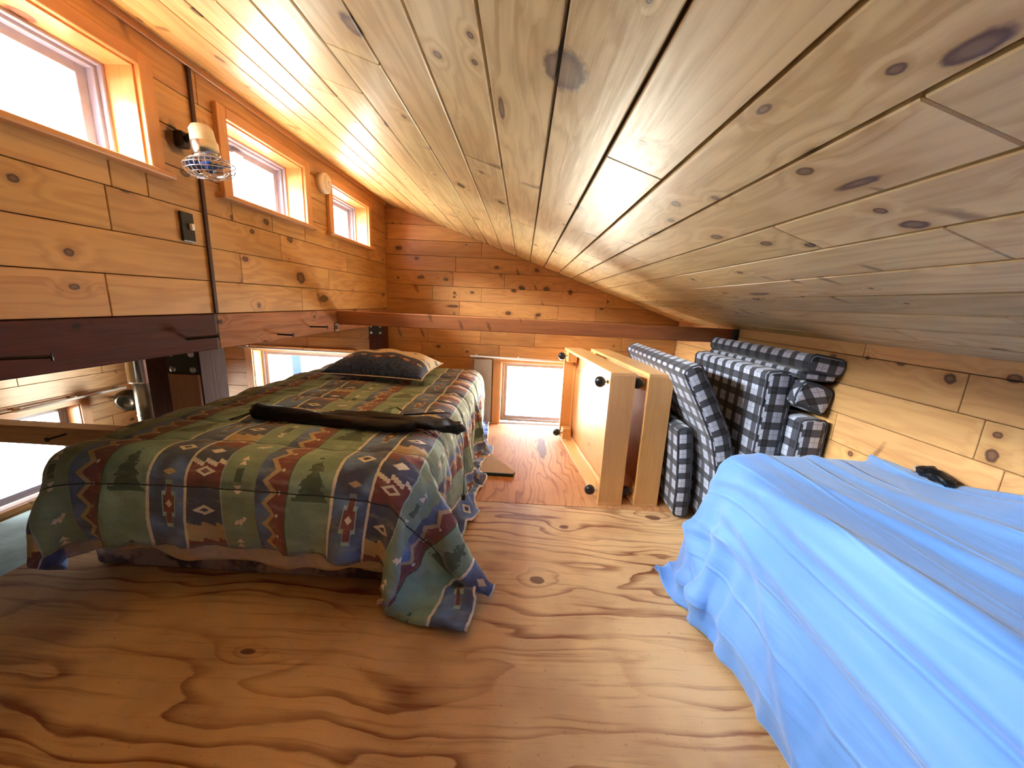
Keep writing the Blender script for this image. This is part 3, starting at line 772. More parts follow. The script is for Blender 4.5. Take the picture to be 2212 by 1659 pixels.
# ---- stovepipe
PX, PY = -2.80, 2.66
sp_ = root('stovepipe', (PX, PY, -2.2), 'shiny metal stovepipe with galvanised collar, left of the dark post', 'stovepipe')
emit('pipe', lathe([(0.066, -2.2), (0.066, 0.405)], (PX, PY, 0), (0, 0, 1), 36), m_pipe, sp_, True)
emit('collar', lathe([(0.070, 0.40), (0.088, 0.405), (0.086, 0.415), (0.084, 0.60), (0.084, 0.98)], (PX, PY, 0), (0, 0, 1), 36), m_galv, sp_, True)
emit('seam_ring', lathe([(0.069, 0.28), (0.069, 0.292)], (PX, PY, -0.13), (0, 0, 1), 36), m_pipe, sp_, True)
fx = root('round_fitting', (-3.16, 2.86, 0.15), 'round dark shiny fitting left of the stovepipe', 'fitting')
emit('shell', lathe([(0, -0.05), (0.06, -0.045), (0.085, -0.02), (0.09, 0.01), (0.075, 0.04), (0.05, 0.05), (0.03, 0.035), (0, 0.03)], (-3.16, 2.86, 0.19), (0.5, -1, -0.2), 28), m_pipe, fx, True)
emit('bracket', cyl((-3.16, 2.90, 0.19), (-3.39, 2.98, 0.17), 0.012), m_iron, fx)

# ---- lower room things seen through the gap
bk = root('lower_bed', (-2.95, 1.6, ZLOW), 'bed with grey-green cover on a metal frame, below the loft edge at far left', 'bed')
emit('mattress', box(-3.36, -2.55, 1.3, 2.30, -0.60, -0.44, 0.05, 3), m_greycloth, bk, True)
fr = box(-3.37, -3.34, 1.0, 2.35, -0.66, -0.63); box(-2.56, -2.53, 1.0, 2.35, -0.66, -0.63, bm=fr); box(-3.37, -2.53, 2.32, 2.35, -0.66, -0.63, bm=fr)
for xx in (-3.355, -2.545):
    for yy in (1.02, 2.335): cyl((xx, yy, ZLOW), (xx, yy, -0.62), 0.014, seg=10, bm=fr)
emit('bed_frame', fr, m_iron, bk)
th = thing1('throw_blanket', box(-2.56, -2.36, 1.45, 2.15, -0.86, -0.80, 0.03, 3), m_bluecloth2, (-2.46, 1.8, -0.86), 'pale blue cloth hanging by the lower bed', 'blanket')
thing1('white_pillow', box(-2.86, -2.60, 2.02, 2.26, -0.44, -0.36, 0.035, 3), m_whitecloth, (-2.7, 2.1, -0.44), 'white pillow on the grey-green bed below the loft edge', 'pillow', smooth=True)

# ---- curtain rods
def rod(a, b, label, r=0.007, ends=None):
    a = Vector(a); b = Vector(b); d = (b-a).normalized()
    o = root('curtain_rod', tuple((a+b)/2), label, 'curtain rod')
    emit('rod', tube([a, b], r, 10), m_rod, o, True)
    wall = ends
    for f in (0.06, 0.5, 0.94):
        q = a+(b-a)*f
        emit('bracket', box(q.x-0.008 if wall[0] == 0 else min(q.x, wall[0]), q.x+0.008 if wall[0] == 0 else max(q.x, wall[0]), q.y-0.008 if wall[1] == 0 else min(q.y, wall[1]), q.y+0.008 if wall[1] == 0 else max(q.y, wall[1]), q.z-0.006, q.z+0.014, 0.001), m_rod, o)
rod((-2.55, YF-0.045, 0.606), (-1.36, YF-0.045, 0.600), 'pale curtain rod over the window left of the pillow', 0.008, (0, YF-0.001))
rod((-0.45, YF-0.045, 0.625), (0.40, YF-0.045, 0.615), 'white curtain rod over the far window beside the upright boxes', 0.009, (0, YF-0.001))
rod((XO+0.05, 2.30, 0.245), (XO+0.05, 3.02, 0.250), 'white curtain rod over the window at far left, below the dark beam', 0.010, (XO+0.001, 0))
bl = root('window_blind', (-0.33, YF-0.03, 0), 'plain grey blind panel at the left of the far window', 'blind')
emit('blind_panel', box(-0.415, -0.255, YF-0.034, YF-0.026, 0.01, 0.60, 0.001), m_greyblind, bl)
emit('hem_bar', box(-0.418, -0.252, YF-0.037, YF-0.023, 0.005, 0.02, 0.002), m_rod, bl)
# outside post
thing1('outdoor_post', box(-2.57, -2.47, 4.10, 4.20, -1.5, 2.4, 0.004), m_bluepost, (-2.52, 4.15, -1.5), 'sky-blue painted post outside the left window', 'post')

# ================================================================== WALL FITTINGS
sw = root('light_switch', (XL, 1.37, 1.31), 'black rectangular light switch with pale toggle on the left wall', 'light switch')
emit('switch_plate', box(XL+0.0005, XL+0.010, 1.345, 1.397, 1.260, 1.358, 0.003, 2), m_black, sw)
emit('toggle', box(XL+0.010, XL+0.022, 1.372, 1.385, 1.300, 1.322, 0.003, 2), m_white, sw)

sd_ = root('smoke_alarm', (XL, 2.312, 1.722), 'round white smoke alarm on the left wall between two windows', 'smoke alarm')
O = (XL, 2.312, 1.722)
emit('housing', lathe([(0, 0), (0.050, 0), (0.050, 0.012), (0.055, 0.016), (0.056, 0.030), (0.052, 0.040), (0.046, 0.044)], O, (1, 0, 0), 40), m_white, sd_, True)
emit('cover', lathe([(0.046, 0.044), (0.044, 0.041), (0.041, 0.048), (0.034, 0.051), (0.030, 0.047), (0.026, 0.051), (0.014, 0.053), (0.012, 0.049), (0, 0.049)], O, (1, 0, 0), 40), m_cream, sd_, True)
for k in range(8):
    a = k*math.pi/4
    p0 = Vector(O)+Vector((0.0515, math.cos(a)*0.016, math.sin(a)*0.016)); p1 = Vector(O)+Vector((0.0490, math.cos(a)*0.040, math.sin(a)*0.040))
    emit('rib', tube([p0, p1], 0.0016, 6), m_white, sd_)
emit('test_button', lathe([(0.010, 0.049), (0.010, 0.055), (0, 0.056)], O, (1, 0, 0), 20), m_white, sd_, True)

# ---- clip-on fan
def build_fan():
    f = root('clip_fan', (XL, 1.385, 1.58), 'small cream clip-on fan with wire guard and blue blades on the left wall', 'fan')
    AX = Vector((0.10, 0.06, -1)).normalized(); q = AX.to_track_quat('Z', 'Y').to_matrix()
    C0 = Vector((-1.07, 1.345, 1.500))       # centre of the guard
    emit('clamp', box(XL+0.001, XL+0.03, 1.365, 1.40, 1.565, 1.615, 0.006, 2), m_iron, f)
    emit('arm', tube([(XL+0.025, 1.385, 1.59), (XL+0.06, 1.37, 1.60), C0-AX*0.06], 0.010, 10), m_iron, f, True)
    emit('motor_housing', lathe([(0, -0.122), (0.024, -0.119), (0.033, -0.106), (0.036, -0.06), (0.034, -0.028), (0.024, -0.022), (0, -0.02)], C0, AX, 28), m_cream, f, True)
    emit('motor_ring', lathe([(0.0365, -0.070), (0.0385, -0.068), (0.0385, -0.034), (0.0345, -0.030)], C0, AX, 28), m_galv, f, True)
    g = bmesh.new()
    def P(r, h, a): return C0+q@Vector((r*math.cos(a), r*math.sin(a), h))
    for (r, h, rr) in ((0.072, 0.0, 0.0016), (0.070, 0.014, 0.0012), (0.060, 0.026, 0.001), (0.042, 0.033, 0.001), (0.020, 0.036, 0.001), (0.060, -0.014, 0.001), (0.045, -0.020, 0.001)):
        tube([P(r, h, 2*math.pi*i/40) for i in range(40)], rr, 5, True, g)
    emit('guard_ring', g, m_chrome, f, True)
    g = bmesh.new()
    for k in range(28):
        a = 2*math.pi*k/28
        tube([P(0.018, 0.036, a), P(0.045, 0.034, a), P(0.062, 0.026, a), P(0.071, 0.010, a), P(0.072, -0.002, a), P(0.060, -0.014, a), P(0.034, -0.022, a)], 0.0008, 4, False, g)
    emit('guard_wires', g, m_chrome, f)
    hb = emit('hub', lathe([(0, -0.012), (0.014, -0.010), (0.015, 0.012), (0.008, 0.020), (0, 0.021)], C0, AX, 20), m_blade, f, True)
    for k in range(4):
        bm = bmesh.new(); gr = []
        for i in range(7):
            rr = 0.012+0.050*i/6
            row = []
            for j in range(6):
                a = k*math.pi/2+(-0.42+0.84*j/5)*min(1, 0.45+i*0.14)
                row.append(bm.verts.new(P(rr, 0.010*(j/5-0.5)*2*0.9, a)))
            gr.append(row)
        for i in range(6):
            for j in range(5): bm.faces.new((gr[i][j], gr[i+1][j], gr[i+1][j+1], gr[i][j+1]))
        bmesh.ops.solidify(bm, geom=bm.faces[:], thickness=0.0015)
        emit('blade', bm, m_blade, f, True)
mb = M('blue_translucent_blade', 0.25); mb.color(sr3(70, 120, 190)); mb.b.inputs['Transmission Weight'].default_value = 0.35; m_blade = mb.m
build_fan()

# ================================================================== CLOTH DRAPING (position based, numpy)
def sdf_push(P, prev, bx, r, margin, mu):
    c = np.array([(bx[0]+bx[1])/2, (bx[2]+bx[3])/2, (bx[4]+bx[5])/2]); h = np.array([(bx[1]-bx[0])/2, (bx[3]-bx[2])/2, (bx[5]-bx[4])/2])
    d = P-c; q = np.abs(d)-h+r; sg = np.sign(d); sg[sg == 0] = 1
    qm = np.maximum(q, 0); ln = np.linalg.norm(qm, axis=-1)
    dist = ln+np.minimum(q.max(-1), 0)-r
    outside = ln > 1e-9
    g = np.where(outside[..., None], qm/np.maximum(ln, 1e-9)[..., None], 0)
    am = q.argmax(-1); one = np.eye(3)[am]
    g = np.where(outside[..., None], g, one)*sg
    pen = margin-dist; m = pen > 0
    P[m] += g[m]*pen[m][:, None]
    if mu > 0:
        dv = P[m]-prev[m]; gn = g[m]; dn = (dv*gn).sum(-1, keepdims=True)*gn
        P[m] -= (dv-dn)*mu
    return m
def drape(P, ru, rv, colliders, steps=110, iters=8, mu=0.7, floor=None, bend=0.25, pin=None, gravity=9.8, dt=1/60, margin=0.012, damp=0.985):
    P = P.copy(); X = P.copy(); ny, nx = P.shape[:2]
    du = np.sqrt(((ru[:-1]+ru[1:])/2)**2+((rv[:, :-1]+rv[:, 1:])/2)**2)
    def solve(A, B, L, k=1.0, compress=True):
        d = B-A; l = np.sqrt((d*d).sum(-1))+1e-9
        e = (l-L)/l*0.5*k
        if not compress: e = np.maximum(e, 0)
        c = d*e[..., None]; A += c; B -= c
    for st in range(steps):
        v = (P-X)*damp; X = P.copy(); P = P+v; P[..., 2] -= gravity*dt*dt
        for it in range(iters):
            for s in (0, 1):
                n = (nx-s)//2; A = P[:, s:s+2*n:2]; B = P[:, s+1:s+1+2*n:2]; solve(A, B, ru[:, s:s+2*n:2])
                n = (ny-s)//2; A = P[s:s+2*n:2]; B = P[s+1:s+1+2*n:2]; solve(A, B, rv[s:s+2*n:2])
            for s in (0, 1):
                n = (ny-s)//2
                A = P[s:s+2*n:2, :-1]; B = P[s+1:s+1+2*n:2, 1:]; solve(A, B, du[s:s+2*n:2], 0.5)
                A = P[s:s+2*n:2, 1:]; B = P[s+1:s+1+2*n:2, :-1]; solve(A, B, du[s:s+2*n:2], 0.5)
            if bend and it % 2 == 0:
                for s in (0, 1, 2, 3):
                    idx = np.arange(s, nx-2, 4)
                    if len(idx):
                        a = P[:, idx]; b = P[:, idx+2]; solve(a, b, ru[:, idx]+ru[:, idx+1], bend); P[:, idx] = a; P[:, idx+2] = b
                    idx = np.arange(s, ny-2, 4)
                    if len(idx):
                        a = P[idx]; b = P[idx+2]; solve(a, b, rv[idx]+rv[idx+1], bend); P[idx] = a; P[idx+2] = b
            if it % 2 == 1 or it == iters-1:
                for (bx, r) in colliders: sdf_push(P, X, bx, r, margin, mu if it == iters-1 else 0)
                if floor is not None:
                    m = (P[..., 2] < margin) & (P[..., 0] > floor)
                    P[..., 2][m] = margin
                    if it == iters-1:
                        P[..., 0][m] -= (P[..., 0][m]-X[..., 0][m])*mu; P[..., 1][m] -= (P[..., 1][m]-X[..., 1][m])*mu
            if pin is not None: P[pin[0]] = pin[1]
    return P
def refine(P):
    ny, nx = P.shape[:2]; Q = np.zeros((2*ny-1, 2*nx-1, P.shape[2]))
    Q[::2, ::2] = P; Q[1::2, ::2] = (P[1:]+P[:-1])/2; Q[:, 1::2] = (Q[:, 2::2]+Q[:, :-2:2])/2
    for _ in range(2):
        R = Q.copy()
        R[1:-1, 1:-1] = Q[1:-1, 1:-1]*0.5+(Q[:-2, 1:-1]+Q[2:, 1:-1]+Q[1:-1, :-2]+Q[1:-1, 2:])*0.125
        Q = R
    return Q
def normals(P):
    a = np.gradient(P, axis=1); b = np.gradient(P, axis=0); n = np.cross(a, b); return n/np.maximum(np.linalg.norm(n, axis=-1, keepdims=True), 1e-9)
def gridmesh(name, P, UV, thick=0.0):
    ny, nx = P.shape[:2]; n = ny*nx
    i = np.arange(n).reshape(ny, nx)
    F = np.stack([i[:-1, :-1], i[:-1, 1:], i[1:, 1:], i[1:, :-1]], -1).reshape(-1, 4)
    vs = P.reshape(-1, 3); uvs = UV.reshape(-1, 2)
    if thick:
        N = normals(P).reshape(-1, 3)
        # taper so that the two layers meet at the hem
        vs = np.concatenate([vs, vs-N*thick]); uvs = np.concatenate([uvs, uvs]); F2 = F[:, ::-1]+n
        rim = np.concatenate([i[0, :], i[1:, -1], i[-1, -2::-1], i[-2:0:-1, 0]])
        R = np.stack([np.roll(rim, -1), rim, rim+n, np.roll(rim, -1)+n], -1)
        F = np.concatenate([F, F2, R])
    me = bpy.data.meshes.new(name); me.from_pydata(vs.tolist(), [], F.tolist()); me.update()
    l = me.uv_layers.new(name='UVMap'); li = np.zeros(len(me.loops), dtype=np.int32); me.loops.foreach_get('vertex_index', li)
    l.data.foreach_set('uv', uvs[li].reshape(-1).astype(np.float32))
    return me

# ================================================================== BED WITH THE PATTERNED COMFORTER
BX0, BX1, BY0, BY1 = -1.66, -0.335, 1.27, 3.18
bs = root('double_bed', ((BX0+BX1)/2, 2.2, 0), 'low double bed with faded floral base lying on the plywood under the patterned comforter', 'bed')
emit('box_spring', box(BX0, BX1, BY0, BY1, 0.001, 0.205, 0.02, 3), m_floral, bs, True)
me_ = emit('corner_label', box(-0.50, -0.455, BY0-0.008, BY0-0.002, 0.04, 0.10, 0.001, mat=Matrix.Translation((-0.478, BY0-0.004, 0.075)) @ Matrix.Rotation(-0.6, 4, 'Y') @ Matrix.Translation((0.478, -BY0+0.004, -0.075))), m_tagg, bs)
me_['label'] = 'dark green label'
emit('small_label', box(-0.575, -0.55, BY0-0.007, BY0-0.002, 0.055, 0.078, 0.001), m_tagw, bs)
emit('mattress', box(BX0+0.005, BX1-0.005, BY0+0.005, BY1, 0.207, 0.475, 0.045, 4), m_offwhite, bs, True)
# off-white sheet hanging below the comforter
hx = np.array([-1.74, -1.68, -1.60, -1.50, -1.35, -1.2, -1.05, -0.95, -0.84, -0.72, -0.6, -0.52, -0.44, -0.38])
hz = np.array([.10, .095, .115, .145, .15, .12, .125, .118, .088, .105, .13, .112, .12, .20])
xs = np.linspace(-1.74, -0.38, 90); hem = np.interp(xs, hx, hz)-0.018+0.004*np.sin(xs*31)
rows = np.linspace(0, 1, 12); SP = np.zeros((12, 90, 3))
for j, r_ in enumerate(rows):
    z = 0.30*(1-r_)+hem*r_
    SP[j, :, 0] = xs; SP[j, :, 2] = z
    SP[j, :, 1] = 1.235-0.020*np.sin(r_*2.2)+0.008*np.sin(xs*23+1)*r_-0.01*np.sin(xs*9)*r_
SP[:, :4, 1] -= 0.02
me = gridmesh('under_sheet', SP, SP[..., [0, 2]], 0.004)
link('under_sheet', me, m_offwhite, None, True)
us = bpy.data.objects['under_sheet']; tag(us, 'off-white sheet edge hanging below the front of the patterned comforter', 'sheet')

def comforter():
    h = 0.036
    u0, u1 = BX0-0.24, BX1+0.47; v0, v1 = BY0-0.355, BY1+0.02
    nx = int((u1-u0)/h)+1; ny = int((v1-v0)/h)+1
    us_ = np.linspace(u0, u1, nx); vs_ = np.linspace(v0, v1, ny); U, W = np.meshgrid(us_, vs_)
    rs = np.random.RandomState(4)
    # extra fullness: the side hang is gathered along its length
    over = np.clip((U-BX1)/0.25, 0, 1)
    ru = np.full((ny, nx-1), (u1-u0)/(nx-1)); rv = np.full((ny-1, nx), (v1-v0)/(ny-1))*(1+0.16*over[:-1])
    ru *= (1+0.05*np.clip((BY0-W[:, :-1])/0.2, 0, 1))
    P = np.stack([U, W, np.full_like(U, 0.50)], -1); P[..., 2] += rs.rand(ny, nx)*0.012
    # start already folded over the edges a little
    P[..., 2] += 0.03
    a_ = np.clip(BY0-0.06-W, 0, 9); P[..., 1] += a_*0.6; P[..., 2] -= a_*0.8
    a_ = np.clip(U-BX1-0.03, 0, 9); P[..., 0] -= a_*0.6; P[..., 2] -= a_*0.8
    a_ = np.clip(BX0-0.03-U, 0, 9); P[..., 0] += a_*0.6; P[..., 2] -= a_*0.8
    cols = [((BX0-0.05, BX1, BY0-0.085, BY1+0.6, 0.16, 0.50), 0.10), ((BX0, BX1, BY0-0.02, BY1+0.6, -0.2, 0.22), 0.02)]
    P = drape(P, ru, rv, cols, steps=120, iters=8, mu=0.9, floor=EDGE, bend=0.22, margin=0.022)
    UV = np.stack([U, W-v0], -1)
    Q = refine(np.concatenate([P, UV], -1)); P, UV = Q[..., :3], Q[..., 3:]
    n = normals(P); v = UV[..., 1]
    s = ((v+0.01)/0.235) % 1.0; sd = (0.5-np.abs(s-0.5))*0.235
    puff = np.sqrt(np.clip(sd/0.1175, 0, 1))*0.014-0.008
    lum = 0.010*np.sin(UV[..., 0]*8+np.sin(v*5)*1.5)*np.sin(v*6.5+1)+0.004*np.sin(UV[..., 0]*47+6*np.sin(v*9))*np.exp(-sd/0.02)
    ov = np.clip((UV[..., 0]-BX1-0.02)/0.12, 0, 1)
    lum = lum+ov*(0.011*np.sin(v*44+2.0*np.sin(v*7)+UV[..., 0]*6)+0.006*np.sin(v*83+3*np.sin(v*11)+UV[..., 0]*9))
    cn = np.exp(-(((UV[..., 0]-BX1)/0.22)**2+((v-0.33)/0.22)**2))
    lum = lum+cn*0.008*np.sin((UV[..., 0]*0.7+v)*75+2*np.sin(v*20))
    P = P+n*(puff+lum)[..., None]
    P[..., 2] = np.maximum(P[..., 2], np.where(P[..., 0] > EDGE, 0.012, -1))
    me = gridmesh('comforter', P, UV, 0.010)
    o = link('comforter', me, m_print, None, True)
    tag(o, 'comforter with blue, green and burgundy south-western bands, draped over the left bed', 'comforter')
    return o, P
comf, CP = comforter()
def ztop(x, y):
    d = (CP[..., 0]-x)**2+(CP[..., 1]-y)**2; d = d+np.where(CP[..., 2] < 0.4, 9, 0); k = np.argmin(d); return float(CP.reshape(-1, 3)[k, 2])
hb_ = bmesh.new()

# ---- pillow
def pillow():
    cx, cyy, W_, D_, T_ = -0.98, 2.66, 0.72, 0.46, 0.20; rz = -0.10
    nx, ny = 41, 29; top = np.zeros((ny, nx, 3)); uv = np.zeros((ny, nx, 2))
    for j in range(ny):
        for i in range(nx):
            a = -1+2*i/(nx-1); b = -1+2*j/(ny-1)
            k = (max(0, 1-abs(a)**2.6)**0.55)*(max(0, 1-abs(b)**2.4)**0.55)
            pinch = 1-0.07*(1-b*b)*abs(a)**3; pinch2 = 1-0.09*(1-a*a)*abs(b)**3
            top[j, i] = (a*W_/2*pinch, b*D_/2*pinch2, k*T_*0.62+0.006*math.sin(a*9+b*4)*k)
            uv[j, i] = (i/(nx-1), j/(ny-1))
    bot = top.copy(); bot[..., 2] = -top[..., 2]*0.42
    n = nx*ny; idx = np.arange(n).reshape(ny, nx)
    F = np.stack([idx[:-1, :-1], idx[:-1, 1:], idx[1:, 1:], idx[1:, :-1]], -1).reshape(-1, 4)
    vs = np.concatenate([top.reshape(-1, 3), bot.reshape(-1, 3)]); F = np.concatenate([F, F[:, ::-1]+n])
    me = bpy.data.meshes.new('pillow'); me.from_pydata(vs.tolist(), [], F.tolist())
    l = me.uv_layers.new(name='UVMap'); uvs = np.concatenate([uv.reshape(-1, 2)]*2)
    for lp in me.loops: l.data[lp.index].uv = uvs[lp.vertex_index]
    bm = bmesh.new(); bm.from_mesh(me); bmesh.ops.remove_doubles(bm, verts=bm.verts, dist=0.0008); bm.to_mesh(me); bm.free()
    L = (cx, cyy, 0.60)
    me.transform(Matrix.Translation(L) @ Matrix.Rotation(rz, 4, 'Z') @ Matrix.Rotation(0.10, 4, 'X'))
    r_ = root('bed_pillow', (cx, cyy, 0.50), 'plump pillow in a navy and cream case at the head of the left bed', 'pillow')
    link('pillowcase', me, m_pillow, r_, True)
    # piping round the seam
    loop = [top[0, i] for i in range(nx)]+[top[j, -1] for j in range(1, ny)]+[top[-1, i] for i in range(nx-2, -1, -1)]+[top[j, 0] for j in range(ny-2, 0, -1)]
    T4 = Matrix.Translation(L) @ Matrix.Rotation(rz, 4, 'Z') @ Matrix.Rotation(0.10, 4, 'X')
    emit('seam_piping', tube([T4 @ Vector(q) for q in loop], 0.004, 6, True), m_nylon if False else m_offwhite, r_, True)
pillow()

# ---- black carry bag lying across the bed
def softtube(pts, rw, rh, seg=22, sub=10, amp=0.10, seed=0, up=Vector((0, 0, 1))):
    rs = random.Random(seed); pts = [Vector(p) for p in pts]; n = len(pts); C = []
    for i in range(n-1):
        p0, p1, p2, p3 = pts[max(i-1, 0)], pts[i], pts[i+1], pts[min(i+2, n-1)]
        for k in range(sub):
            t = k/sub; C.append((0.5*((2*p1)+(p2-p0)*t+(2*p0-5*p1+4*p2-p3)*t*t+(3*p1-p0-3*p2+p3)*t**3), i+t))
    C.append((pts[-1], n-1)); bm = bmesh.new(); rings = []; m = len(C)
    ph = [rs.uniform(0, 6.28) for _ in range(6)]
    for c, (p, t) in enumerate(C):
        d = (C[min(c+1, m-1)][0]-C[max(c-1, 0)][0]).normalized(); a = d.cross(up).normalized(); b = a.cross(d)
        k0 = min(int(t), n-2); f = t-k0; w_ = rw[k0]*(1-f)+rw[k0+1]*f; h_ = rh[k0]*(1-f)+rh[k0+1]*f
        ring = []
        for s in range(seg):
            th = 2*math.pi*s/seg
            wv = 1+amp*(math.sin(3*th+c*0.31+ph[0])*0.5+math.sin(5*th-c*0.5+ph[1])*0.35+math.sin(2*th+c*0.83+ph[2])*0.4)
            ring.append(bm.verts.new(p+a*math.cos(th)*w_*wv+b*math.sin(th)*h_*wv))
        rings.append(ring)
    for A, B in zip(rings, rings[1:]):
        for s in range(seg): bm.faces.new((A[s], A[(s+1) % seg], B[(s+1) % seg], B[s]))
    for rg, p, sg in ((rings[0], C[0][0], 1), (rings[-1], C[-1][0], -1)):
        cv = bm.verts.new(sum((v.co for v in rg), Vector())/seg)
        for s in range(seg): bm.faces.new((rg[s], rg[(s+1) % seg], cv) if sg < 0 else (rg[(s+1) % seg], rg[s], cv))
    bmesh.ops.recalc_face_normals(bm, faces=bm.faces[:])
    return bm
def bag():
    zt = 0.522
    r_ = root('carry_bag', (-0.75, 1.63, zt), 'long black nylon carry bag with drawcord lying across the patterned comforter', 'bag')
    emit('bag_body', softtube([(-1.215, 1.640, zt+0.040), (-1.20, 1.637, zt+0.038), (-1.05, 1.615, zt+0.034), (-0.85, 1.585, zt+0.030), (-0.66, 1.565, zt+0.028), (-0.49, 1.565, zt+0.028), (-0.475, 1.567, zt+0.028)],
         [0.018, 0.034, 0.036, 0.034, 0.036, 0.040, 0.030], [0.020, 0.038, 0.034, 0.028, 0.026, 0.026, 0.020], amp=0.10, seed=3), m_nylon, r_, True)
    emit('empty_sleeve', softtube([(-0.93, 1.64, zt+0.030), (-0.85, 1.645, zt+0.034), (-0.66, 1.64, zt+0.034), (-0.48, 1.62, zt+0.030), (-0.34, 1.61, zt+0.026), (-0.262, 1.60, zt+0.020), (-0.250, 1.60, zt+0.018)],
         [0.010, 0.036, 0.042, 0.038, 0.040, 0.038, 0.020], [0.008, 0.020, 0.024, 0.026, 0.028, 0.026, 0.012], amp=0.20, seed=9), m_nylon, r_, True)
    emit('drawcord', tube([(-1.21, 1.63, zt+0.04), (-1.235, 1.60, zt+0.03), (-1.262, 1.565, zt+0.022), (-1.272, 1.548, zt+0.02), (-1.262, 1.543, zt+0.02), (-1.245, 1.57, zt+0.02), (-1.215, 1.612, zt+0.034)], 0.0028, 6), m_black, r_, True)
    bm = bmesh.new(); pts = [(-0.62, 1.655, .055), (-0.60, 1.665, .074), (-0.565, 1.67, .079), (-0.54, 1.665, .066), (-0.53, 1.655, .05)]
    pr = None
    for (x, y, z) in pts:
        a = bm.verts.new((x, y-0.009, zt+z)); b = bm.verts.new((x, y+0.009, zt+z))
        if pr: bm.faces.new((pr[0], a, b, pr[1]))
        pr = (a, b)
    bmesh.ops.solidify(bm, geom=bm.faces[:], thickness=0.002); emit('strap_loop', bm, m_nylon, r_)
    emit('shoulder_strap', tube([(-0.53, 1.655, zt+0.05), (-0.45, 1.68, zt+0.052), (-0.37, 1.735, zt+0.045), (-0.335, 1.77, zt+0.035)], 0.0042, 6), m_nylon, r_, True)
    emit('cord_end', tube([(-0.262, 1.585, zt+0.02), (-0.235, 1.53, zt-0.01), (-0.215, 1.46, zt-0.07), (-0.205, 1.40, zt-0.13), (-0.20, 1.36, zt-0.175)], 0.002, 6), m_black, r_, True)
    emit('cord_lock', box(-0.208, -0.192, 1.352, 1.366, zt-0.195, zt-0.172, 0.003, 2), m_black, r_)
bag()

# ---- flat beige thing poking out from under the bed
bm = bmesh.new()
tp = [(-0.36, 2.66), (-0.20, 2.62), (-0.14, 2.50), (0.0, 2.285), (-0.02, 2.262), (-0.36, 2.262)]
lo = [bm.verts.new((x, y, 0.001)) for x, y in tp]; hi = [bm.verts.new((x, y, 0.02)) for x, y in tp]
bm.faces.new(hi); bm.faces.new(lo[::-1])
for i in range(len(tp)): bm.faces.new((lo[i], lo[(i+1) % 6], hi[(i+1) % 6], hi[i]))
bmesh.ops.recalc_face_normals(bm, faces=bm.faces[:])
o = root('folded_mat', (-0.2, 2.45, 0), 'beige folded mat corner with dark green edge, on the floor beside the bed', 'mat')
emit('mat_body', bm, m_beige, o)
emit('edge_band', box(-0.36, -0.008, 2.252, 2.262, 0.0, 0.021, 0.002), m_tagg, o)

# ================================================================== UPRIGHT WOODEN BOXES ON CASTERS
def castered_box(loc, deg, label):
    r_ = root('trundle_box', loc, label, 'wooden box', 'trundle boxes stood on their sides', math.radians(deg))
    R4 = ROOT[r_]
    def E(name, *a, mat=m_box, bev=0.0015, par=None, tint=1.0):
        return emit(name, box(*a, bev, mat=R4), mat, par or r_, tint=tint)
    D, H, L, th = 0.138, 0.768, 1.115, 0.019
    E('end_panel', 0, D, 0, th, th, H-th, mat=m_box, tint=0.92)
    E('end_panel', 0, D, L-th, L, th, H-th)
    E('side_panel', 0, D, 0, L, H-th, H, mat=m_boxy)
    E('side_panel', 0, D, 0, L, 0, th, mat=m_boxy)
    E('bottom_panel', 0.100, 0.109, th, L-th, th, H-th, mat=m_boxp)
    E('cleat', 0.084, 0.099, L-th-0.016, L-th, 0.08, H-0.08)
    E('cleat', 0.084, 0.099, th, L-th, th, th+0.012, mat=m_boxy)
    E('cleat', 0.084, 0.099, th, L-th, H-th-0.012, H-th, mat=m_boxy)
    for (y, z) in ((0.045+th, 0.045+th), (0.045+th, H-0.045-th), (L-0.045-th, 0.045+th), (L-0.045-th, H-0.045-th)):
        bk_ = E('corner_block', 0.010, 0.080, y-0.042, y+0.042, z-0.042, z+0.042)
        for dx in (0.025, 0.062):
            for dz in (-0.022, 0.022):
                if y > L/2: emit('screw', lathe([(0.003, 0), (0.003, 0.001), (0, 0.001)], R4 @ Vector((dx, y-0.042, z+dz)), R4.to_3x3() @ Vector((0, -1, 0)), 8), m_iron, bk_)
        cpos = Vector((-0.034, y, z))
        w_ = emit('caster', lathe([(0, -0.024), (0.016, -0.023), (0.027, -0.014), (0.030, -0.003), (0.0285, 0.0), (0.030, 0.003), (0.027, 0.014), (0.016, 0.023), (0, 0.024)], R4 @ cpos, R4.to_3x3() @ Vector((0.15, 1, 0.3)), 26), m_black, r_, True)
        emit('stem', cyl(R4 @ Vector((-0.018, y, z)), R4 @ Vector((0.010, y, z)), 0.006, seg=10), m_steel, w_)
        emit('socket', lathe([(0.012, 0), (0.012, 0.003), (0.006, 0.005)], R4 @ Vector((0.009, y, z)), R4.to_3x3() @ Vector((-1, 0, 0)), 14), m_steel, w_)
castered_box((0.477, 1.957, 0), 6.4, 'left of the two upright pine boxes, its open underside and casters in view')
castered_box((0.682, 1.967, 0), 5.9, 'right of the two upright pine boxes, next to the plaid cushions')

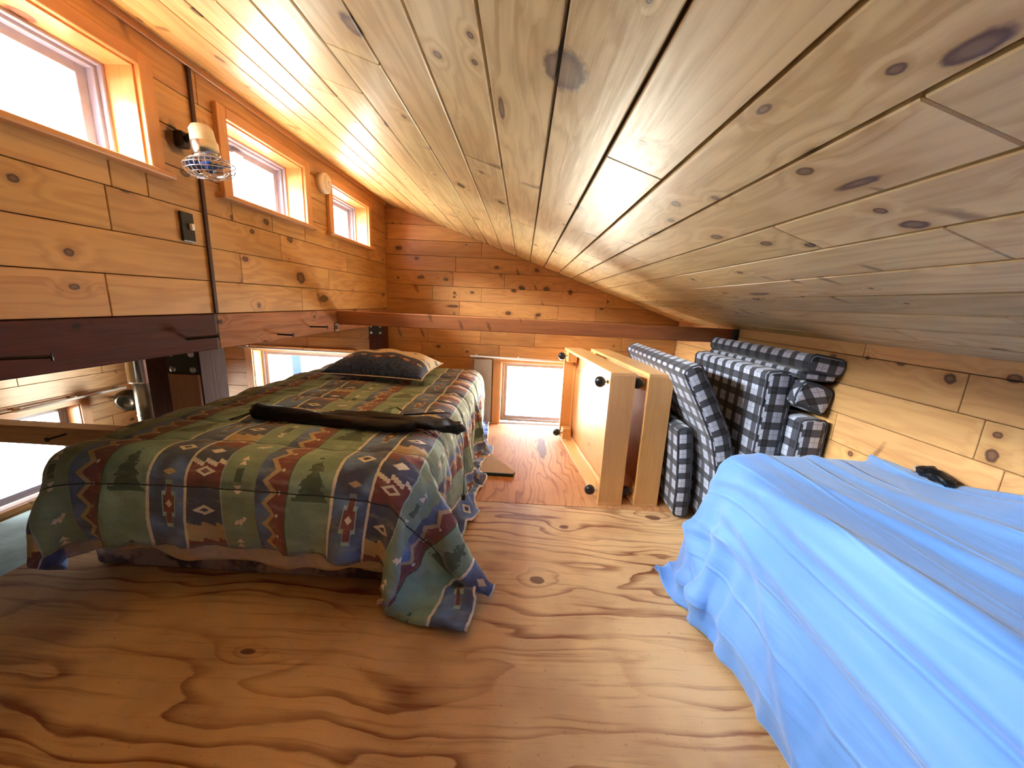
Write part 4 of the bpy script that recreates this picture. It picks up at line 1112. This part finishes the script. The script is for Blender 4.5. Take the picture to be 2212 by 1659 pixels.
# ================================================================== PLAID CUSHIONS
def cushion(path, thick, y0, y1, label, rot=0.0, puff=0.004, seed=0, crumple=0.0, name='plaid_cushion', grp='plaid cushions piled by the right wall'):
    rs = random.Random(seed)
    # resample the path
    pts = [Vector((x, 0, z)) for x, z in path]; seglen = [(b-a).length for a, b in zip(pts, pts[1:])]; T = sum(seglen)
    def at(s):
        for (a, b), l in zip(zip(pts, pts[1:]), seglen):
            if s <= l+1e-9: return a+(b-a)*(s/l), (b-a).normalized()
            s -= l
        return pts[-1], (pts[-1]-pts[-2]).normalized()
    n = max(10, int(T/0.03)); prof = []; h = thick/2; rr = min(0.018, h*0.45)
    S_ = [i*T/n for i in range(n+1)]
    for s in S_: prof.append((s, h))
    prof.append((T+rr*0.7, h-rr*0.6)); prof.append((T+rr, 0.0)); prof.append((T+rr*0.7, -h+rr*0.6))
    for s in reversed(S_): prof.append((s, -h))
    prof.append((-rr*0.7, -h+rr*0.6)); prof.append((-rr, 0.0)); prof.append((-rr*0.7, h-rr*0.6))
    def tan_s(s):      # smoothed tangent
        a, _ = at(max(0, min(T, s-0.04))); b, _ = at(max(0, min(T, s+0.04))); return (b-a).normalized()
    def pos(s, w_, y, k=1.0):
        c, d = at(max(0, min(T, s))); d = tan_s(s) if 0.02 < s < T-0.02 else d
        nrm = Vector((d.z, 0, -d.x)); mid, dm = at(T/2)
        p_ = c+d*(s-max(0, min(T, s)))+nrm*w_*k
        if crumple: p_ += Vector((math.sin(y*31+s*40+seed)*crumple, 0, math.cos(y*23+s*31)*crumple))
        return Vector((p_.x, y, p_.z))
    ys = [y0, y0+0.006, y0+0.02]+[y0+0.02+(y1-y0-0.04)*i/14 for i in range(1, 14)]+[y1-0.02, y1-0.006, y1]
    ks = []
    for y in ys:
        e = min(y-y0, y1-y); ks.append(1.0 if e >= 0.019 else (0.80 if e < 0.001 else 0.95))
    bm = bmesh.new(); uvl = bm.loops.layers.uv.new('UVMap'); rings = []
    cr_, sr_ = math.cos(rot), math.sin(rot)
    def setuv(f, vals):
        for lp, (a, b) in zip(f.loops, vals): lp[uvl].uv = (a*cr_-b*sr_, a*sr_+b*cr_)
    for y, k in zip(ys, ks):
        ring = []
        for (s, w_) in prof:
            sy_ = (y-y0)/(y1-y0); ps = s/T
            pf = puff*max(0, math.sin(math.pi*min(max(ps, 0), 1)))*max(0, math.sin(math.pi*sy_))**0.5
            ww = w_+(pf if w_ > h*0.9 else (-pf if w_ < -h*0.9 else 0))
            ring.append((bm.verts.new(pos(T/2+(s-T/2)*(1-(1-k)*0.10), ww, y, k)), s, w_, y))
        rings.append(ring)
    m_ = len(prof)
    for A, B in zip(rings, rings[1:]):
        for i in range(m_):
            j = (i+1) % m_; q = (A[i], A[j], B[j], B[i]); f = bm.faces.new([v[0] for v in q])
            if abs(A[i][1]-A[j][1]) < 0.012: setuv(f, [(v[2], v[3]) for v in q])
            else: setuv(f, [(v[1], v[3]) for v in q])
    for ring, flip in ((rings[0], False), (rings[-1], True)):
        # strip of quads across the end face
        N_ = n+1
        for i in range(N_-1):
            q = (ring[i], ring[i+1], ring[2*N_+3-1-i-1], ring[2*N_+3-1-i])
            f = bm.faces.new([v[0] for v in q]); setuv(f, [(v[1]+0.02, v[2]+0.03) for v in q])
        for idx in ([N_-1, N_, N_+1, N_+2, N_+3], [2*N_+2, 2*N_+3, 2*N_+4, 2*N_+5, 0]):
            q = [ring[i] for i in idx]; f = bm.faces.new([v[0] for v in q]); setuv(f, [(v[1]+0.02, v[2]+0.03) for v in q])
    bmesh.ops.recalc_face_normals(bm, faces=bm.faces[:])
    c0 = at(T/2)[0]
    r_ = root(name, (c0.x, (y0+y1)/2, min(z for x, z in path)), label, 'cushion', grp)
    emit('cushion_cover', bm, m_plaid, r_, True)
    for ring in (rings[2],):
        pass
    for yk, kk in ((1, 0.97), (-2, 0.97)):
        y = ys[yk]
        emit('piping', tube([pos(T/2+(s-T/2)*0.995, w_*1.02, y, kk) for (s, w_) in prof], 0.0045, 6, True), m_plaid2, r_, True)
mp = M('dark_piping', 0.8); mp.color(sr3(60, 62, 72)); m_plaid2 = mp.m
cushion([(1.144, 0.03), (1.144, 0.845)], 0.118, 1.65, 2.36, 'large plaid cushion standing upright in the middle of the pile', seed=1)
cushion([(0.792, 0.838), (0.888, 0.672), (0.968, 0.52), (1.016, 0.35), (1.032, 0.18), (1.034, 0.03)], 0.086, 1.72, 2.70, 'plaid cushion leaning and sagging between the pine box and the upright cushion', seed=2)
cushion([(0.862, 0.50), (0.880, 0.36), (0.895, 0.2), (0.90, 0.03)], 0.075, 1.86, 2.5, 'lowest plaid cushion squeezed beside the right pine box', seed=3)
cushion([(1.270, 0.03), (1.270, 0.655)], 0.115, 1.575, 2.35, 'plaid cushion standing against the right wall under two others', seed=4)
cushion([(1.212, 0.775), (1.315, 0.745)], 0.11, 1.60, 2.3, 'crumpled plaid cushion lying diagonally in the wall-side stack', rot=0.7, seed=5, crumple=0.006)
cushion([(1.188, 0.860), (1.318, 0.852)], 0.032, 1.59, 2.38, 'thin plaid pad sticking out just under the top cushion', seed=7)
cushion([(1.212, 0.915), (1.325, 0.897)], 0.070, 1.575, 2.42, 'topmost plaid cushion of the stack at the right wall', seed=6)

# ================================================================== BED WITH THE BLUE SHEET
SX0, SY1, SZ = 0.765, 1.375, 0.585
br = root('daybed', (1.05, 0.5, 0), 'low wooden daybed hidden under the blue sheet, one leg showing', 'bed')
emit('bed_body', box(SX0+0.03, XR-0.01, -1.0, SY1-0.04, 0.16, SZ-0.04, 0.02, 2), m_box, br)
for (x, y) in ((SX0+0.005, 1.27), (XR-0.06, 1.27), (SX0+0.03, -0.9), (XR-0.06, -0.9)):
    emit('leg', box(x-0.02, x+0.025, y-0.02, y+0.025, 0.0, 0.16, 0.003), m_postd, br)
def bluesheet():
    h = 0.034; L = 0.415
    u0, u1 = SX0-L, XR+0.04; v0, v1 = -0.45, SY1+0.20
    nx = int((u1-u0)/h)+1; ny = int((v1-v0)/h)+1
    U, W = np.meshgrid(np.linspace(u0, u1, nx), np.linspace(v0, v1, ny)); rs = np.random.RandomState(8)
    ru = np.full((ny, nx-1), (u1-u0)/(nx-1)); rv = np.full((ny-1, nx), (v1-v0)/(ny-1))
    # slack: more cloth than needed across the top gives lengthwise folds
    rv *= 1+0.05*np.clip((SX0+0.1-U[:-1])/0.3, 0, 1)
    X_ = U*1.0; P = np.stack([X_, W, np.full_like(U, SZ+0.03)], -1)
    P[..., 2] += rs.rand(ny, nx)*0.02+0.012*np.sin(U*26+W*5)
    a_ = np.clip(SX0-0.02-U, 0, 9); P[..., 0] += a_*0.6; P[..., 2] -= a_*0.8
    a_ = np.clip(W-SY1-0.02, 0, 9); P[..., 1] -= a_*0.6; P[..., 2] -= a_*0.8
    P[..., 0] = np.minimum(P[..., 0], XR-0.012)
    wallpin = (np.arange(nx) == nx-1)[None, :].repeat(ny, 0)
    # the last column is tucked up against the wall, bunched higher towards the viewer
    tz = SZ+0.02+0.11*np.clip((1.12-W[:, -1])/0.35, 0, 1); tz = np.where(W[:, -1] > SY1, SZ-0.3, tz)
    pinpos = np.stack([np.full(ny, XR-0.012), np.minimum(W[:, -1], SY1+0.03), tz], -1)
    cols = [((SX0, XR+0.3, -2.0, SY1, 0.08, SZ), 0.035), ((SX0-0.06, XR+0.3, -2.0, SY1+0.02, 0.0, 0.20), 0.03)]
    P = drape(P, ru, rv, cols, steps=120, iters=8, mu=0.55, floor=-9, bend=0.10, pin=(wallpin, pinpos), margin=0.008)
    UV = np.stack([U, W], -1)
    Q = refine(refine(np.concatenate([P, UV], -1))); P, UV = Q[..., :3], Q[..., 3:]
    n = normals(P); u, v = UV[..., 0], UV[..., 1]
    ph = u*30+v*2.2+2.0*np.sin(v*2.1+u*4)
    fold = np.maximum(0, np.sin(ph))**3*0.018*(0.4+0.6*np.sin(v*2.6+u*3)**2)
    # long soft rolls that start at the far corner and run toward the viewer
    rr_ = np.exp(-((u-(SX0-0.02-0.06*(SY1-v)))/0.024)**2)*0.030*np.clip((SY1-0.15-v)/0.2, 0, 1)
    rr_ += np.exp(-((u-(SX0+0.09-0.04*(SY1-v)))/0.020)**2)*0.022*np.clip((SY1-0.35-v)/0.2, 0, 1)
    diag = np.maximum(0, np.sin((u+SX0*0)*14-v*9+1.5*np.sin(v*3)))**4*0.020*np.clip((SX0-0.03-u)/0.15, 0, 1)
    P = P+n*(fold+rr_+diag)[..., None]
    P[..., 0] = np.minimum(P[..., 0], XR-0.003); P[..., 2] = np.maximum(P[..., 2], 0.006)
    o = link('blue_sheet', gridmesh('blue_sheet', P, UV, 0.002), m_blue, None, True)
    tag(o, 'rumpled sky-blue sheet draped over the low bed at right', 'sheet')
bluesheet()
pc = root('small_pouch', (1.30, 1.13, 0.63), 'small crumpled black and navy pouch on the blue sheet at the wall', 'pouch')
emit('pouch_body', softtube([(1.308, 1.17, 0.626), (1.30, 1.15, 0.638), (1.295, 1.11, 0.642), (1.29, 1.07, 0.636), (1.29, 1.055, 0.632)], [0.008, 0.02, 0.024, 0.016, 0.006], [0.006, 0.018, 0.017, 0.012, 0.004], amp=0.25, seed=5), m_nylon, pc, True)
emit('pouch_edge', softtube([(1.312, 1.195, 0.622), (1.31, 1.18, 0.632), (1.308, 1.165, 0.632)], [0.008, 0.014, 0.01], [0.008, 0.012, 0.008], amp=0.1, seed=2), m_beige, pc, True)
